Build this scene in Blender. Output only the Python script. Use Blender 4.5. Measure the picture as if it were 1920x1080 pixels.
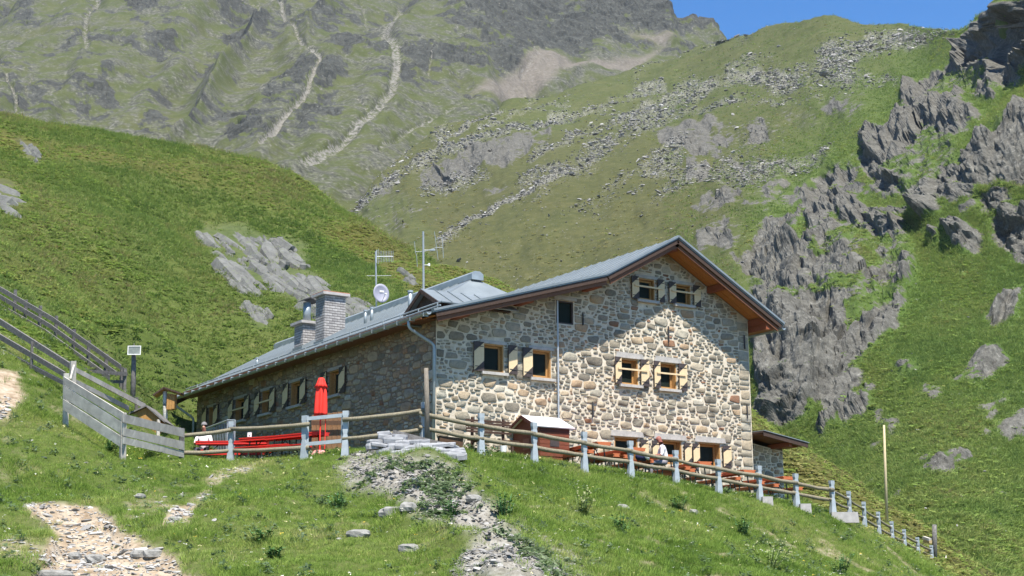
import bpy, math, random
import numpy as np
from mathutils import Vector, Matrix

for o in list(bpy.data.objects):
    bpy.data.objects.remove(o)
random.seed(7)
rng = np.random.default_rng(7)
SC = bpy.context.scene
COL = SC.collection

# ---------------------------------------------------------------- camera
FPX = 2700.0                                   # focal length in pixels of the 1920 wide photograph
YAW, PIT, ROL = np.radians([33.15, 12.25, -0.25])
FWD = np.array([math.sin(YAW) * math.cos(PIT), math.cos(YAW) * math.cos(PIT), math.sin(PIT)])
_rt = np.array([math.cos(YAW), -math.sin(YAW), 0.0])
_up = np.cross(_rt, FWD)
RGT = math.cos(ROL) * _rt + math.sin(ROL) * _up
UPV = -math.sin(ROL) * _rt + math.cos(ROL) * _up
CAM = np.array([-22.10, -38.17, -4.54])        # world: hut corner at 0,0,0; X along the gable wall, Y along the side wall
cam_data = bpy.data.cameras.new('camera')
cam = bpy.data.objects.new('camera', cam_data)
COL.objects.link(cam)
cam_data.sensor_width = 36.0
cam_data.lens = FPX * 36.0 / 1920.0
cam_data.clip_start = 0.1
cam_data.clip_end = 6000.0
m3 = Matrix((RGT, UPV, -FWD)).transposed()
cam.matrix_world = Matrix.Translation(Vector(CAM)) @ m3.to_4x4()
SC.camera = cam

# ---------------------------------------------------------------- sky and sun
SUN = np.array([-0.32, -1.0, 2.0]); SUN /= np.linalg.norm(SUN)
world = bpy.data.worlds.new('World'); SC.world = world
world.use_nodes = True
wn = world.node_tree.nodes; wl = world.node_tree.links
wn.clear()
wo = wn.new('ShaderNodeOutputWorld'); wb = wn.new('ShaderNodeBackground'); ws = wn.new('ShaderNodeTexSky')
ws.sky_type = 'NISHITA'; ws.sun_disc = False
ws.sun_elevation = math.asin(SUN[2]); ws.sun_rotation = math.atan2(SUN[0], SUN[1])
ws.altitude = 2400; ws.air_density = 1.0; ws.dust_density = 0.0; ws.ozone_density = 5.0
wb.inputs['Strength'].default_value = 0.108
wh = wn.new('ShaderNodeHueSaturation'); wh.inputs['Saturation'].default_value = 1.25; wl.new(ws.outputs[0], wh.inputs['Color']); wl.new(wh.outputs[0], wb.inputs[0]); wl.new(wb.outputs[0], wo.inputs[0])
sl = bpy.data.lights.new('sun', 'SUN'); sl.energy = 5.0; sl.angle = math.radians(0.5); sl.color = (1.0, 0.955, 0.88)
so = bpy.data.objects.new('sun', sl); COL.objects.link(so)
so.rotation_euler = Vector(SUN).to_track_quat('Z', 'Y').to_euler(); so.location = (0, -20, 60)
SC.view_settings.view_transform = 'Standard'; SC.view_settings.look = 'None'
SC.view_settings.gamma = 1.0; SC.view_settings.use_curve_mapping = False
SC.view_settings.exposure = 1.1

# ---------------------------------------------------------------- places: a bearing and height seen from the camera, and a distance
def ray(px, py):
    return FWD + RGT * ((px - 960.0) / FPX) + UPV * ((540.0 - py) / FPX)
def at(px, py, d):
    return CAM + ray(px, py) * d
def on(px, py, axis, val):
    r = ray(px, py); t = (val - CAM[axis]) / r[axis]
    return CAM + r * t
def proj(P):
    d = np.asarray(P, float) - CAM
    z = d @ FWD; z = np.where(z < 0.5, 0.5, z)
    return 960 + FPX * (d @ RGT) / z, 540 - FPX * (d @ UPV) / z, z

# ---------------------------------------------------------------- noise
def _h(ix, iy, iz, s=0):
    h = (ix.astype(np.int64) * 374761393 + iy.astype(np.int64) * 668265263 + iz.astype(np.int64) * 2147483647 + s * 974634777) & 0xFFFFFFFF
    h = ((h ^ (h >> 13)) * 1274126177) & 0xFFFFFFFF
    h = ((h ^ (h >> 16)) * 2246822519) & 0xFFFFFFFF
    return ((h ^ (h >> 15)) & 0xFFFFFF) / float(0xFFFFFF)
def vnoise(P, s=0):
    i = np.floor(P).astype(np.int64); f = P - i
    u = f * f * f * (f * (f * 6 - 15) + 10)
    out = 0
    for dx in (0, 1):
        wx = u[:, 0] if dx else 1 - u[:, 0]
        for dy in (0, 1):
            wy = u[:, 1] if dy else 1 - u[:, 1]
            for dz in (0, 1):
                wz = u[:, 2] if dz else 1 - u[:, 2]
                out = out + wx * wy * wz * _h(i[:, 0] + dx, i[:, 1] + dy, i[:, 2] + dz, s)
    return out * 2 - 1
def fbm(P, octv=4, s=0, gain=0.5):
    P = np.asarray(P, float); a = 1.0; t = 0; n = 0
    for k in range(octv):
        t = t + a * vnoise(P * (2.03 ** k) + 17.3 * k, s + k); n += a; a *= gain
    return t / n
def facets(P, s=0, blend=0.16):
    """fractured rock: every cell of space is one tilted facet"""
    i = np.floor(P).astype(np.int64); best = np.full(len(P), 1e9); val = np.zeros(len(P)); val2 = np.zeros(len(P)); sec = np.full(len(P), 1e9)
    for dx in (-1, 0, 1):
        for dy in (-1, 0, 1):
            for dz in (-1, 0, 1):
                cx, cy, cz = i[:, 0] + dx, i[:, 1] + dy, i[:, 2] + dz
                q = np.stack([cx + _h(cx, cy, cz, s), cy + _h(cx, cy, cz, s + 1), cz + _h(cx, cy, cz, s + 2)], 1)
                d = P - q
                dd = (d * d).sum(1)
                g = np.stack([_h(cx, cy, cz, s + 3), _h(cx, cy, cz, s + 4), _h(cx, cy, cz, s + 5)], 1) * 2 - 1
                v = _h(cx, cy, cz, s + 6) * 0.8 - 0.4 + (d * g).sum(1) * 1.5
                better = dd < best
                second = ~better & (dd < sec)
                val2 = np.where(better, val, np.where(second, v, val2)); sec = np.where(better, best, np.where(second, dd, sec))
                val = np.where(better, v, val); best = np.where(better, dd, best)
    gap = np.sqrt(sec) - np.sqrt(best)
    crack = np.clip(gap / 0.12, 0, 1); t = 0.5 + 0.5 * np.clip(gap / blend, 0, 1)
    return val * t + val2 * (1 - t) - (1 - crack) * 0.25
def sstep(a, b, x):
    t = np.clip((x - a) / (b - a), 0, 1); return t * t * (3 - 2 * t)
def polymask(px, py, poly, soft=8.0, jit=0):
    """1 inside a polygon, 0 outside, soft edge"""
    poly = np.asarray(poly, float); n = len(poly)
    x0, y0 = poly.min(0) - 3 * soft; x1, y1 = poly.max(0) + 3 * soft
    out = np.zeros(len(px)); sel = np.where((px > x0) & (px < x1) & (py > y0) & (py < y1))[0]
    if not len(sel): return out
    X, Y = px[sel], py[sel]; d = np.full(len(sel), 1e9); ins = np.zeros(len(sel), bool)
    for k in range(n):
        ax, ay = poly[k]; bx, by = poly[(k + 1) % n]
        ex, ey = bx - ax, by - ay
        t = np.clip(((X - ax) * ex + (Y - ay) * ey) / (ex * ex + ey * ey + 1e-9), 0, 1)
        d = np.minimum(d, np.hypot(X - ax - t * ex, Y - ay - t * ey))
        ins ^= ((ay > Y) != (by > Y)) & (X < ex * (Y - ay) / (by - ay + 1e-12) + ax)
    sd = np.where(ins, d, -d)
    if not np.isscalar(jit): sd = sd + jit[sel]
    out[sel] = sstep(-soft, soft, sd)
    return out
def linemask(px, py, pts, w0, w1=None, jit=0):
    """soft band along a polyline, width running from w0 to w1"""
    w1 = w0 if w1 is None else w1
    pts = np.asarray(pts, float); n = len(pts); best = np.full(len(px), 0.0)
    for k in range(n - 1):
        ax, ay = pts[k]; bx, by = pts[k + 1]; ex, ey = bx - ax, by - ay
        t = np.clip(((px - ax) * ex + (py - ay) * ey) / (ex * ex + ey * ey), 0, 1)
        w = w0 + (w1 - w0) * (k + t) / (n - 1)
        d = np.hypot(px - ax - t * ex, py - ay - t * ey) + jit
        best = np.maximum(best, 1 - sstep(w * 0.35, w, d))
    return best
class TPS:
    def __init__(s, P, v, reg=0.0):
        P = np.asarray(P, float); v = np.asarray(v, float); s.m = P.mean(0); s.sc = P.std(); Q = (P - s.m) / s.sc; s.Q = Q
        n = len(Q); K = s.k(Q, Q) + reg * np.eye(n); A = np.zeros((n + 3, n + 3))
        A[:n, :n] = K; A[:n, n] = 1; A[:n, n + 1:] = Q; A[n, :n] = 1; A[n + 1:, :n] = Q.T
        s.w = np.linalg.solve(A, np.concatenate([v, [0, 0, 0]]))
    def k(s, a, b):
        r2 = ((a[:, None] - b[None]) ** 2).sum(2) + 1e-12
        return 0.5 * r2 * np.log(r2)
    def __call__(s, P):
        P = (np.asarray(P, float) - s.m) / s.sc; out = np.empty(len(P)); n = len(s.Q)
        for k in range(0, len(P), 20000):
            q = P[k:k + 20000]
            out[k:k + 20000] = s.k(q, s.Q) @ s.w[:n] + s.w[n] + q @ s.w[n + 1:]
        return out

# ---------------------------------------------------------------- objects
WLOC = {}
def meta(o, label=None, cat=None, group=None, kind=None):
    if label: o['label'] = label
    if cat: o['category'] = cat
    if group: o['group'] = group
    if kind: o['kind'] = kind
    return o
def thing(name, loc, label, cat, group=None):
    o = bpy.data.objects.new(name, None); COL.objects.link(o); o.location = Vector(loc)
    o.empty_display_size = 0.3
    WLOC[o.name] = np.array(loc, float)
    return meta(o, label, cat, group)
class MB:
    """collects shapes of one object"""
    def __init__(s): s.v = []; s.f = []; s.m = []; s.t = []
    def add(s, vs, fs, m=0, t=0.5):
        b = len(s.v); s.v += [tuple(map(float, q)) for q in vs]
        for f in fs: s.f.append([b + i for i in f]); s.m.append(m); s.t.append(t)
        return s
    def box(s, c, size, ax=None, m=0, t=0.5, taper=1.0):
        c = np.asarray(c, float); h = np.asarray(size, float) / 2
        A = np.eye(3) if ax is None else np.asarray(ax, float)
        vs = []
        for z in (-1, 1):
            k = 1.0 if z < 0 else taper
            for x, y in ((-1, -1), (1, -1), (1, 1), (-1, 1)):
                vs.append(c + A[0] * h[0] * x * k + A[1] * h[1] * y * k + A[2] * h[2] * z)
        return s.add(vs, [(3, 2, 1, 0), (4, 5, 6, 7), (0, 1, 5, 4), (1, 2, 6, 5), (2, 3, 7, 6), (3, 0, 4, 7)], m, t)
    def prism(s, poly, vec, m=0, t=0.5):
        """polygon (3-D points, counter-clockwise seen from the far end of vec) pushed along vec"""
        poly = [np.asarray(p, float) for p in poly]; n = len(poly); vec = np.asarray(vec, float)
        vs = poly + [p + vec for p in poly]
        fs = [tuple(range(n - 1, -1, -1)), tuple(range(n, 2 * n))] + [(i, (i + 1) % n, n + (i + 1) % n, n + i) for i in range(n)]
        return s.add(vs, fs, m, t)
    def tube(s, pts, r, n=8, m=0, t=0.5, cap=True):
        pts = [np.asarray(p, float) for p in pts]; K = len(pts); rr = r if hasattr(r, '__len__') else [r] * K
        b = len(s.v); up = None
        for k, p in enumerate(pts):
            d = pts[min(k + 1, K - 1)] - pts[max(k - 1, 0)]; d = d / (np.linalg.norm(d) + 1e-12)
            if up is None:
                up = np.array([0, 0, 1.0]) if abs(d[2]) < 0.9 else np.array([1.0, 0, 0])
            a = np.cross(d, up); a /= np.linalg.norm(a) + 1e-12; up = np.cross(a, d)
            for j in range(n):
                an = 2 * math.pi * j / n
                s.v.append(tuple(p + (a * math.cos(an) + up * math.sin(an)) * rr[k]))
        for k in range(K - 1):
            for j in range(n):
                q = (j + 1) % n
                s.f.append([b + k * n + j, b + k * n + q, b + (k + 1) * n + q, b + (k + 1) * n + j]); s.m.append(m); s.t.append(t)
        if cap:
            s.f.append([b + j for j in range(n)][::-1]); s.m.append(m); s.t.append(t)
            s.f.append([b + (K - 1) * n + j for j in range(n)]); s.m.append(m); s.t.append(t)
        return s
    def build(s, name, mats, parent=None, smooth=False, origin=None, auto=None):
        v = np.array(s.v, float)
        wl_ = WLOC.get(parent.name, np.zeros(3)) if parent is not None else np.zeros(3)
        c = np.array([(v[:, 0].min() + v[:, 0].max()) / 2, (v[:, 1].min() + v[:, 1].max()) / 2, v[:, 2].min()]) if origin is None else np.asarray(origin, float)
        me = bpy.data.meshes.new(name); me.from_pydata([tuple(q) for q in v - c], [], s.f)
        mats = mats if isinstance(mats, (list, tuple)) else [mats]
        for q in mats: me.materials.append(q)
        if len(mats) > 1: me.polygons.foreach_set('material_index', s.m)
        if smooth: me.polygons.foreach_set('use_smooth', [True] * len(s.f))
        if any(abs(t - 0.5) > 1e-6 for t in s.t):
            a = me.attributes.new('tint', 'FLOAT', 'FACE'); a.data.foreach_set('value', s.t)
        me.update()
        o = bpy.data.objects.new(name, me); COL.objects.link(o)
        if parent is not None: o.parent = parent
        o.location = Vector(c - wl_)
        WLOC[o.name] = c
        return o
def copy_tree(o, loc=None, rotz=None, parent=None):
    c = o.copy(); COL.objects.link(c)
    if parent is not None: c.parent = parent
    if loc is not None: c.location = Vector(loc)
    if rotz is not None: c.rotation_euler = (0, 0, rotz)
    for ch in list(o.children): copy_tree(ch, parent=c)
    return c
def np_mesh(name, V, quads, mat, attrs=None, smooth=True):
    me = bpy.data.meshes.new(name); n = len(quads); k = quads.shape[1]
    me.vertices.add(len(V)); me.vertices.foreach_set('co', V.astype(np.float32).ravel())
    me.loops.add(n * k); me.loops.foreach_set('vertex_index', quads.astype(np.int32).ravel())
    me.polygons.add(n); me.polygons.foreach_set('loop_start', np.arange(0, n * k, k, dtype=np.int32))
    me.polygons.foreach_set('loop_total', np.full(n, k, dtype=np.int32))
    me.polygons.foreach_set('use_smooth', np.full(n, smooth))
    for a, val in (attrs or {}).items():
        at_ = me.attributes.new(a, 'FLOAT', 'POINT'); at_.data.foreach_set('value', val.astype(np.float32))
    me.materials.append(mat); me.update(calc_edges=True)
    o = bpy.data.objects.new(name, me); COL.objects.link(o)
    return o

# ---------------------------------------------------------------- materials
class NT:
    def __init__(s, name):
        s.mat = bpy.data.materials.new(name); s.mat.use_nodes = True; s.t = s.mat.node_tree; s.t.nodes.clear()
        s.out = s.t.nodes.new('ShaderNodeOutputMaterial'); s.co = s.t.nodes.new('ShaderNodeTexCoord')
        s.geo = s.t.nodes.new('ShaderNodeNewGeometry')
    def n(s, typ, **kw):
        x = s.t.nodes.new(typ)
        for k, v in kw.items(): setattr(x, k, v)
        return x
    def l(s, a, b): s.t.links.new(a, b)
    def noise(s, scale, detail=4, rough=0.55, vec=None, dist=0.0, stretch=None, world=False):
        x = s.n('ShaderNodeTexNoise'); x.inputs['Scale'].default_value = scale; x.inputs['Detail'].default_value = detail
        x.inputs['Roughness'].default_value = rough; x.inputs['Distortion'].default_value = dist
        src = vec if vec is not None else (s.geo.outputs['Position'] if world else s.co.outputs['Object'])
        if stretch is not None:
            mp = s.n('ShaderNodeMapping'); mp.inputs['Scale'].default_value = stretch[:3]
            if len(stretch) > 3: mp.inputs['Rotation'].default_value = stretch[3:]
            s.l(src, mp.inputs[0]); src = mp.outputs[0]
        s.l(src, x.inputs['Vector']); return x.outputs['Fac']
    def ramp(s, fac, stops, interp='LINEAR'):
        r = s.n('ShaderNodeValToRGB'); r.color_ramp.interpolation = interp
        e = r.color_ramp.elements
        while len(e) < len(stops): e.new(0.5)
        for q, (p, c) in zip(e, stops): q.position = p; q.color = (*c, 1) if len(c) == 3 else c
        s.l(fac, r.inputs[0]); return r.outputs['Color']
    def mix(s, fac, a, b, mode='MIX'):
        x = s.n('ShaderNodeMix', data_type='RGBA', blend_type=mode)
        for sock, v in ((x.inputs[0], fac), (x.inputs[6], a), (x.inputs[7], b)):
            if hasattr(v, 'is_linked') or hasattr(v, 'links'): s.l(v, sock)
            elif isinstance(v, (tuple, list)): sock.default_value = (*v, 1) if len(v) == 3 else v
            else: sock.default_value = v
        return x.outputs[2]
    def math(s, op, a, b=0.0, c=None, clamp=False):
        x = s.n('ShaderNodeMath', operation=op); x.use_clamp = clamp
        for sock, v in zip(x.inputs, (a, b, c)):
            if v is None: continue
            if hasattr(v, 'links'): s.l(v, sock)
            else: sock.default_value = v
        return x.outputs[0]
    def edge(s, fac, noise, amt=2.0, lo=0.38, hi=0.62):
        """mask broken up by noise into patches with ragged edges"""
        x = s.math('ADD', fac, s.math('MULTIPLY', s.math('SUBTRACT', noise, 0.5), amt))
        m = s.n('ShaderNodeMapRange'); m.interpolation_type = 'SMOOTHSTEP'; m.inputs[1].default_value = lo; m.inputs[2].default_value = hi
        s.l(x, m.inputs[0]); return m.outputs[0]
    def attr(s, name, typ='GEOMETRY'):
        a = s.n('ShaderNodeAttribute', attribute_name=name, attribute_type=typ); return a.outputs['Fac']
    def bsdf(s, col, rough=0.8, bump=None, bstr=0.3, bdist=0.02, metal=0.0, spec=0.3, trans=None):
        p = s.n('ShaderNodeBsdfPrincipled')
        if hasattr(col, 'links'): s.l(col, p.inputs['Base Color'])
        else: p.inputs['Base Color'].default_value = (*col, 1)
        if hasattr(rough, 'links'): s.l(rough, p.inputs['Roughness'])
        else: p.inputs['Roughness'].default_value = rough
        p.inputs['Metallic'].default_value = metal; p.inputs['Specular IOR Level'].default_value = spec
        if bump is not None:
            b = s.n('ShaderNodeBump'); b.inputs['Strength'].default_value = bstr; b.inputs['Distance'].default_value = bdist
            s.l(bump, b.inputs['Height']); s.l(b.outputs[0], p.inputs['Normal'])
        sh = p.outputs[0]
        if trans:
            tr = s.n('ShaderNodeBsdfTranslucent'); ms = s.n('ShaderNodeMixShader'); ms.inputs[0].default_value = trans
            if hasattr(col, 'links'): s.l(col, tr.inputs[0])
            else: tr.inputs[0].default_value = (*col, 1)
            s.l(sh, ms.inputs[1]); s.l(tr.outputs[0], ms.inputs[2]); sh = ms.outputs[0]
        s.l(sh, s.out.inputs[0]); return s.mat
def simple(name, col, rough=0.7, var=0.15, scale=6, metal=0.0, spec=0.3, stretch=None, bstr=0.15):
    """colour with grain and slight wear"""
    k = NT(name); f = k.noise(scale, 5, 0.6, stretch=stretch)
    lo = tuple(c * (1 - var) for c in col); hi = tuple(min(1, c * (1 + var)) for c in col)
    c = k.ramp(f, [(0.3, lo), (0.7, hi)])
    return k.bsdf(c, rough, f, bstr, 0.01, metal, spec)
def wood(name, dark, light, stretch=(1, 1, 12), rough=0.7, scale=5, tint=False):
    k = NT(name); f = k.noise(scale, 6, 0.65, stretch=stretch, dist=0.6)
    c = k.ramp(f, [(0.3, dark), (0.72, light)])
    if tint:
        c = k.mix(k.math('MULTIPLY', k.attr('tint'), 0.5), c, k.mix(1.0, c, (0.55, 0.55, 0.6), 'MULTIPLY'))
    return k.bsdf(c, rough, f, 0.35, 0.01, 0, 0.25)

# ================================================================ the setting: three sheets of terrain
# ---- near hill: meadow in front, terrace, hill behind the hut, knoll falling away on the right
fence_front = [(902, 855, 39.7), (1002, 868, 40.6), (1096, 883, 41.5), (1183, 893, 42.4), (1268, 906, 43.2), (1348, 922, 44.1),
               (1425, 938, 45.0), (1494, 950, 45.8), (1562, 962, 46.6), (1594, 976, 48.2), (1622, 992, 49.8), (1649, 1007, 51.4),
               (1674, 1020, 53.0), (1697, 1030, 54.6), (1722, 1042, 56.2), (1748, 1054, 57.8)]
GP = []
for x, y, d in fence_front: GP.append(at(x, y, d))
for x, y, d in [
    (795, 838, 39.0), (720, 850, 38.6), (647, 856, 39.2), (570, 864, 39.6), (500, 867, 40.2), (432, 868, 41), (345, 868, 40.6),
    # meadow
    (0, 1080, 26), (250, 1080, 26), (500, 1080, 26), (750, 1080, 26), (960, 1080, 26.5), (1200, 1080, 28.5), (1400, 1080, 32), (1600, 1080, 39.5), (1700, 1075, 46), (1790, 1086, 56),
    (0, 1180, 19), (500, 1180, 19), (960, 1180, 19.5), (1400, 1190, 22), (1900, 1230, 24), (2150, 1260, 25), (-300, 1180, 19),
    (0, 980, 29.5), (250, 980, 30), (500, 980, 30.8), (700, 980, 31), (900, 980, 32), (1100, 980, 34.5), (1300, 1000, 37.5), (1500, 1025, 41.5),
    (0, 900, 33), (200, 910, 34), (420, 915, 35.5), (620, 910, 35.5), (800, 915, 35.8), (1000, 925, 37.3), (1200, 945, 40.4),
    (800, 862, 38), (930, 880, 38.6),
    # bank under the plank fence, upper left meadow and the hill behind
    (230, 864, 36.6), (125, 806, 38.6), (60, 830, 35.5), (30, 745, 39), (0, 690, 41.5), (112, 722, 41.5), (-150, 640, 42), (-150, 800, 36), (-300, 900, 32),
    (0, 580, 55), (105, 640, 54), (232, 715, 53), (160, 700, 48), (250, 764, 48.5), (300, 806, 44.5), (-200, 480, 58),
    (300, 765, 61), (300, 705, 70), (305, 640, 80), (200, 620, 62), (0, 525, 62), (110, 580, 60), (-150, 470, 64), (0, 455, 76), (60, 480, 72), (250, 600, 66), (200, 400, 100), (0, 350, 96), (-250, 330, 96), (330, 660, 69), (352, 740, 73), (450, 560, 88), (380, 420, 112), (560, 500, 104),
    (-250, 170, 155), (700, 520, 98), (850, 570, 94), (560, 620, 84),
    (1530, 870, 68), (1600, 920, 66), (1480, 850, 76), (1700, 1000, 67), (1800, 1066, 66), (1860, 1110, 62), (1560, 925, 57), (1650, 985, 58),
]: GP.append(at(x, y, d))
def skyline_behind(x, y, d, dd, drop):
    p = at(x, y, d); r = ray(x, y).copy(); r[2] = 0; r /= np.linalg.norm(r)
    q = p + r * dd; q[2] = p[2] - drop; return q
NSKY0 = len(GP)
for x, y, z in [(0.5, -2.5, -0.35), (3, -1, -0.52), (3, -3.8, -0.80), (7, -1, -0.85), (7, -3.6, -1.10), (11, -1, -1.28), (11, -3.6, -1.5), (13.5, -2, -1.55), (15, 0, -1.5),
                (-2, -2, -0.3), (-4, 0, -0.35), (-7, 4, -0.35), (-3, 5, -0.3), (-6.5, 1.5, -0.45), (-4, 10, -0.1), (-1, 12, -0.1), (-6, 12, 0.5), (-3, 17, 0.2), (-0.5, 19, 0.3), (3, 24, 4.0), (-3, 24, 3.2),
                (8, 13, 2.5), (13, 12, 1.6), (15, 8, 0.4), (16, 3, -1.2), (18, -2, -2.6), (19, 4, -2.2), (22, 0, -4.2),
                (-22, -36, -6.2), (-19, -33, -6.1), (-26, -36, -6.2), (-17, -36, -6.5), (-8, -36, -8.5), (2, -34, -9.5), (-36, -32, -5.6), (-30, -25, -5.4), (-20, -25, -5.2), (-22, -44, -6.8),
                (14, -22, -8.5), (22, -14, -8.0), (30, -4, -8.5), (34, 10, -10), (6, -26, -7.8)]:
    GP.append(np.array([x, y, z], float))
def ground_z(xy):
    xy = np.atleast_2d(np.asarray(xy, float)); z = tps_g(xy)
    P3 = np.stack([xy[:, 0], xy[:, 1], np.zeros(len(xy))], 1)
    dist = np.hypot(xy[:, 0] - CAM[0], xy[:, 1] - CAM[1])
    px, py, _ = proj(np.stack([xy[:, 0], xy[:, 1], z], 1))
    far = sstep(52, 85, dist); nearw = 1 - sstep(38, 41, dist)
    z = z + nearw * (fbm(P3 * 0.45, 3, 5) * 0.22 + fbm(P3 * 1.7, 2, 8) * 0.09) + far * (fbm(P3 * 0.10, 3, 11) * 1.1 + fbm(P3 * 0.4, 3, 15) * 0.42)
    # gravel cone below the slate pile and the washed-out path on the left
    cone = linemask(px, py, [(770, 862), (800, 920), (880, 1000), (960, 1090)], 130, 110) * sstep(856, 892, py) * nearw
    z = z + cone * (0.42 + 0.30 * fbm(P3 * 1.1, 3, 19) + 0.12 * fbm(P3 * 3.5, 2, 23))
    pth = polymask(px, py, PATH, 14) * nearw
    z = z - pth * 0.28
    return z
PATH = [(70, 958), (150, 945), (195, 955), (215, 990), (240, 1010), (300, 1025), (345, 1060), (420, 1100), (150, 1200), (20, 1120), (90, 1050), (110, 1010)]
CONE = [(668, 860), (740, 850), (800, 858), (860, 870), (905, 930), (960, 985), (1040, 1030), (1130, 1095), (860, 1095), (880, 1010), (760, 960), (700, 925), (662, 890)]
def masks_g(px, py, dist, P3):
    j = fbm(P3 * 0.5, 3, 31) * 26
    near = dist < 52
    dirt = polymask(px, py, PATH, 12, j) + polymask(px, py, [(-40, 690), (30, 700), (55, 740), (20, 790), (-40, 800)], 9, j * .6) + polymask(px, py, [(300, 985), (330, 950), (362, 948), (345, 975)], 6, j * .3)
    dirt = dirt + 0.55 * linemask(px, py, [(345, 975), (400, 905), (480, 870)], 22, 14, j * .5) + 0.5 * polymask(px, py, [(-20, 1000), (60, 1015), (95, 1040), (60, 1060), (-20, 1035)], 8, j * .5)
    dirt = dirt + 0.8 * polymask(px, py, [(40, 942), (120, 940), (190, 950), (175, 968), (60, 968)], 7, j * .4) + 0.4 * polymask(px, py, [(220, 930), (300, 925), (330, 950), (240, 970)], 10, j)
    dirt = dirt + 0.5 * sstep(0.2, 0.55, fbm(P3 * 1.3, 4, 35)) * (0.5 + 0.5 * sstep(500, 1100, px))
    dirt = np.clip(dirt, 0, 1) * near
    grav = polymask(px, py, CONE, 24, j * 1.8) * near
    heath = (1 - near) * np.clip(sstep(-0.15, 0.35, fbm(P3 * 0.06, 3, 41) + 0.9 * linemask(px, py, [(0, 225), (300, 285), (550, 365), (800, 500), (960, 550), (1450, 830), (1900, 1110)], 75, 95) - 0.42), 0, 1)
    rock = (1 - near) * np.clip(polymask(px, py, [(365, 425), (420, 430), (460, 420), (560, 460), (600, 520), (660, 560), (670, 600), (590, 590), (520, 540), (440, 545), (400, 480)], 8, j)
                                + polymask(px, py, [(470, 580), (505, 585), (500, 612), (475, 605)], 6, j * .5) + polymask(px, py, [(-20, 330), (20, 340), (45, 385), (10, 405), (-20, 370)], 7, j * .6)
                                + polymask(px, py, [(30, 255), (65, 275), (78, 312), (55, 305)], 5, j * .4), 0, 1)
    return dirt, grav, heath, rock
def grid_quads(R, C):
    i = np.arange(R - 1)[:, None] * C + np.arange(C - 1)[None]
    return np.stack([i, i + 1, i + C + 1, i + C], -1).reshape(-1, 4)
CREST = np.array([(-250, 175, 132), (0, 213, 130), (130, 238, 130), (300, 262, 131), (450, 302, 131), (550, 346, 130), (640, 400, 127), (740, 452, 123), (850, 498, 118), (960, 532, 114), (1190, 652, 92), (1413, 782, 83),
                  (1520, 838, 84), (1610, 900, 87), (1700, 960, 83), (1800, 1026, 79), (1880, 1082, 76), (1950, 1130, 73)], float)
_crest_y = CREST[:, 1].copy()
for _it in range(6):                                    # the crest line settles at its height
    pts = list(GP)
    for (x, _, d), y in zip(CREST, _crest_y):
        pts += [at(x, y, d), skyline_behind(x, y, d, 18, 5), skyline_behind(x, y, d, 50, 30), skyline_behind(x, y, d, 100, 68)]
    pts = np.array(pts); tps_g = TPS(pts[:, :2], pts[:, 2], 0.0008)
    for i, (x, y, d) in enumerate(CREST):
        r = ray(x, 1126.0); r[2] = 0; r /= np.linalg.norm(r); dd = np.linspace(62, 228, 160)
        q = CAM[:2] + r[None, :2] * dd[:, None]; zz = tps_g(q); yy = proj(np.column_stack([q, zz]))[1].min() - 2
        _crest_y[i] += 0.8 * (y - yy)
azs = np.linspace(-560, 2480, 470)
rr = np.concatenate([np.geomspace(4, 22, 40)[:-1], np.linspace(22, 64, 250)[:-1], np.geomspace(64, 230, 190)])
A, RR = np.meshgrid(azs, rr)
dirs = np.array([ray(a, 1126.0) for a in azs]); dirs[:, 2] = 0; dirs /= np.linalg.norm(dirs, axis=1)[:, None]
XY = CAM[:2] + (dirs[None, :, :2] * RR[..., None]).reshape(-1, 2)
GZ = ground_z(XY)
GV = np.column_stack([XY, GZ])
gpx, gpy, gd = proj(GV)
P3 = np.column_stack([XY, np.zeros(len(XY))])
gm = masks_g(gpx, gpy, gd, P3)

def grass_colour(k, heath, lush=0.0):
    """greens of an alpine meadow: fresh patches, dry straw, brown heath"""
    a = k.noise(0.22, 5, 0.6, world=True); b = k.noise(1.9, 5, 0.65, world=True); c = k.noise(9, 3, 0.6, world=True)
    base = k.ramp(a, [(0.3, (0.042, 0.058, 0.013)), (0.5, (0.064, 0.083, 0.020)), (0.7, (0.092, 0.098, 0.030))])
    fine = k.ramp(b, [(0.25, (0.022, 0.036, 0.009)), (0.5, (0.064, 0.092, 0.020)), (0.75, (0.120, 0.126, 0.050))])
    g = k.mix(0.5, base, fine)
    hcol = k.ramp(b, [(0.25, (0.032, 0.030, 0.010)), (0.5, (0.072, 0.063, 0.018)), (0.75, (0.112, 0.097, 0.032))])
    g = k.mix(heath, g, hcol)
    return g, b, c
k = NT('meadow_ground')
g, b, c = grass_colour(k, k.math('MULTIPLY', k.attr('heath'), 0.7))
soil = k.ramp(k.noise(3.2, 6, 0.65, world=True), [(0.3, (0.153, 0.108, 0.067)), (0.5, (0.298, 0.234, 0.163)), (0.72, (0.415, 0.370, 0.298))])
grv = k.ramp(k.noise(7, 6, 0.7, world=True), [(0.28, (0.101, 0.089, 0.070)), (0.5, (0.209, 0.194, 0.163)), (0.74, (0.356, 0.341, 0.310))])
rk = k.ramp(k.noise(1.3, 6, 0.7, world=True), [(0.3, (0.059, 0.061, 0.054)), (0.6, (0.122, 0.126, 0.113)), (0.8, (0.180, 0.184, 0.166))])
g = k.mix(k.attr('dirt'), g, soil); g = k.mix(k.attr('gravel'), g, grv); g = k.mix(k.attr('rock'), g, rk)
M_GROUND = k.bsdf(g, 0.95, k.math('ADD', b, k.math('MULTIPLY', c, 0.5)), 0.6, 0.12, 0, 0.1)
hill = np_mesh('meadow_hillside', GV, grid_quads(len(rr), len(azs)), M_GROUND, dict(dirt=gm[0], gravel=gm[1], heath=gm[2], rock=gm[3] * 0.16))
meta(hill, kind='structure')

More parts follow.
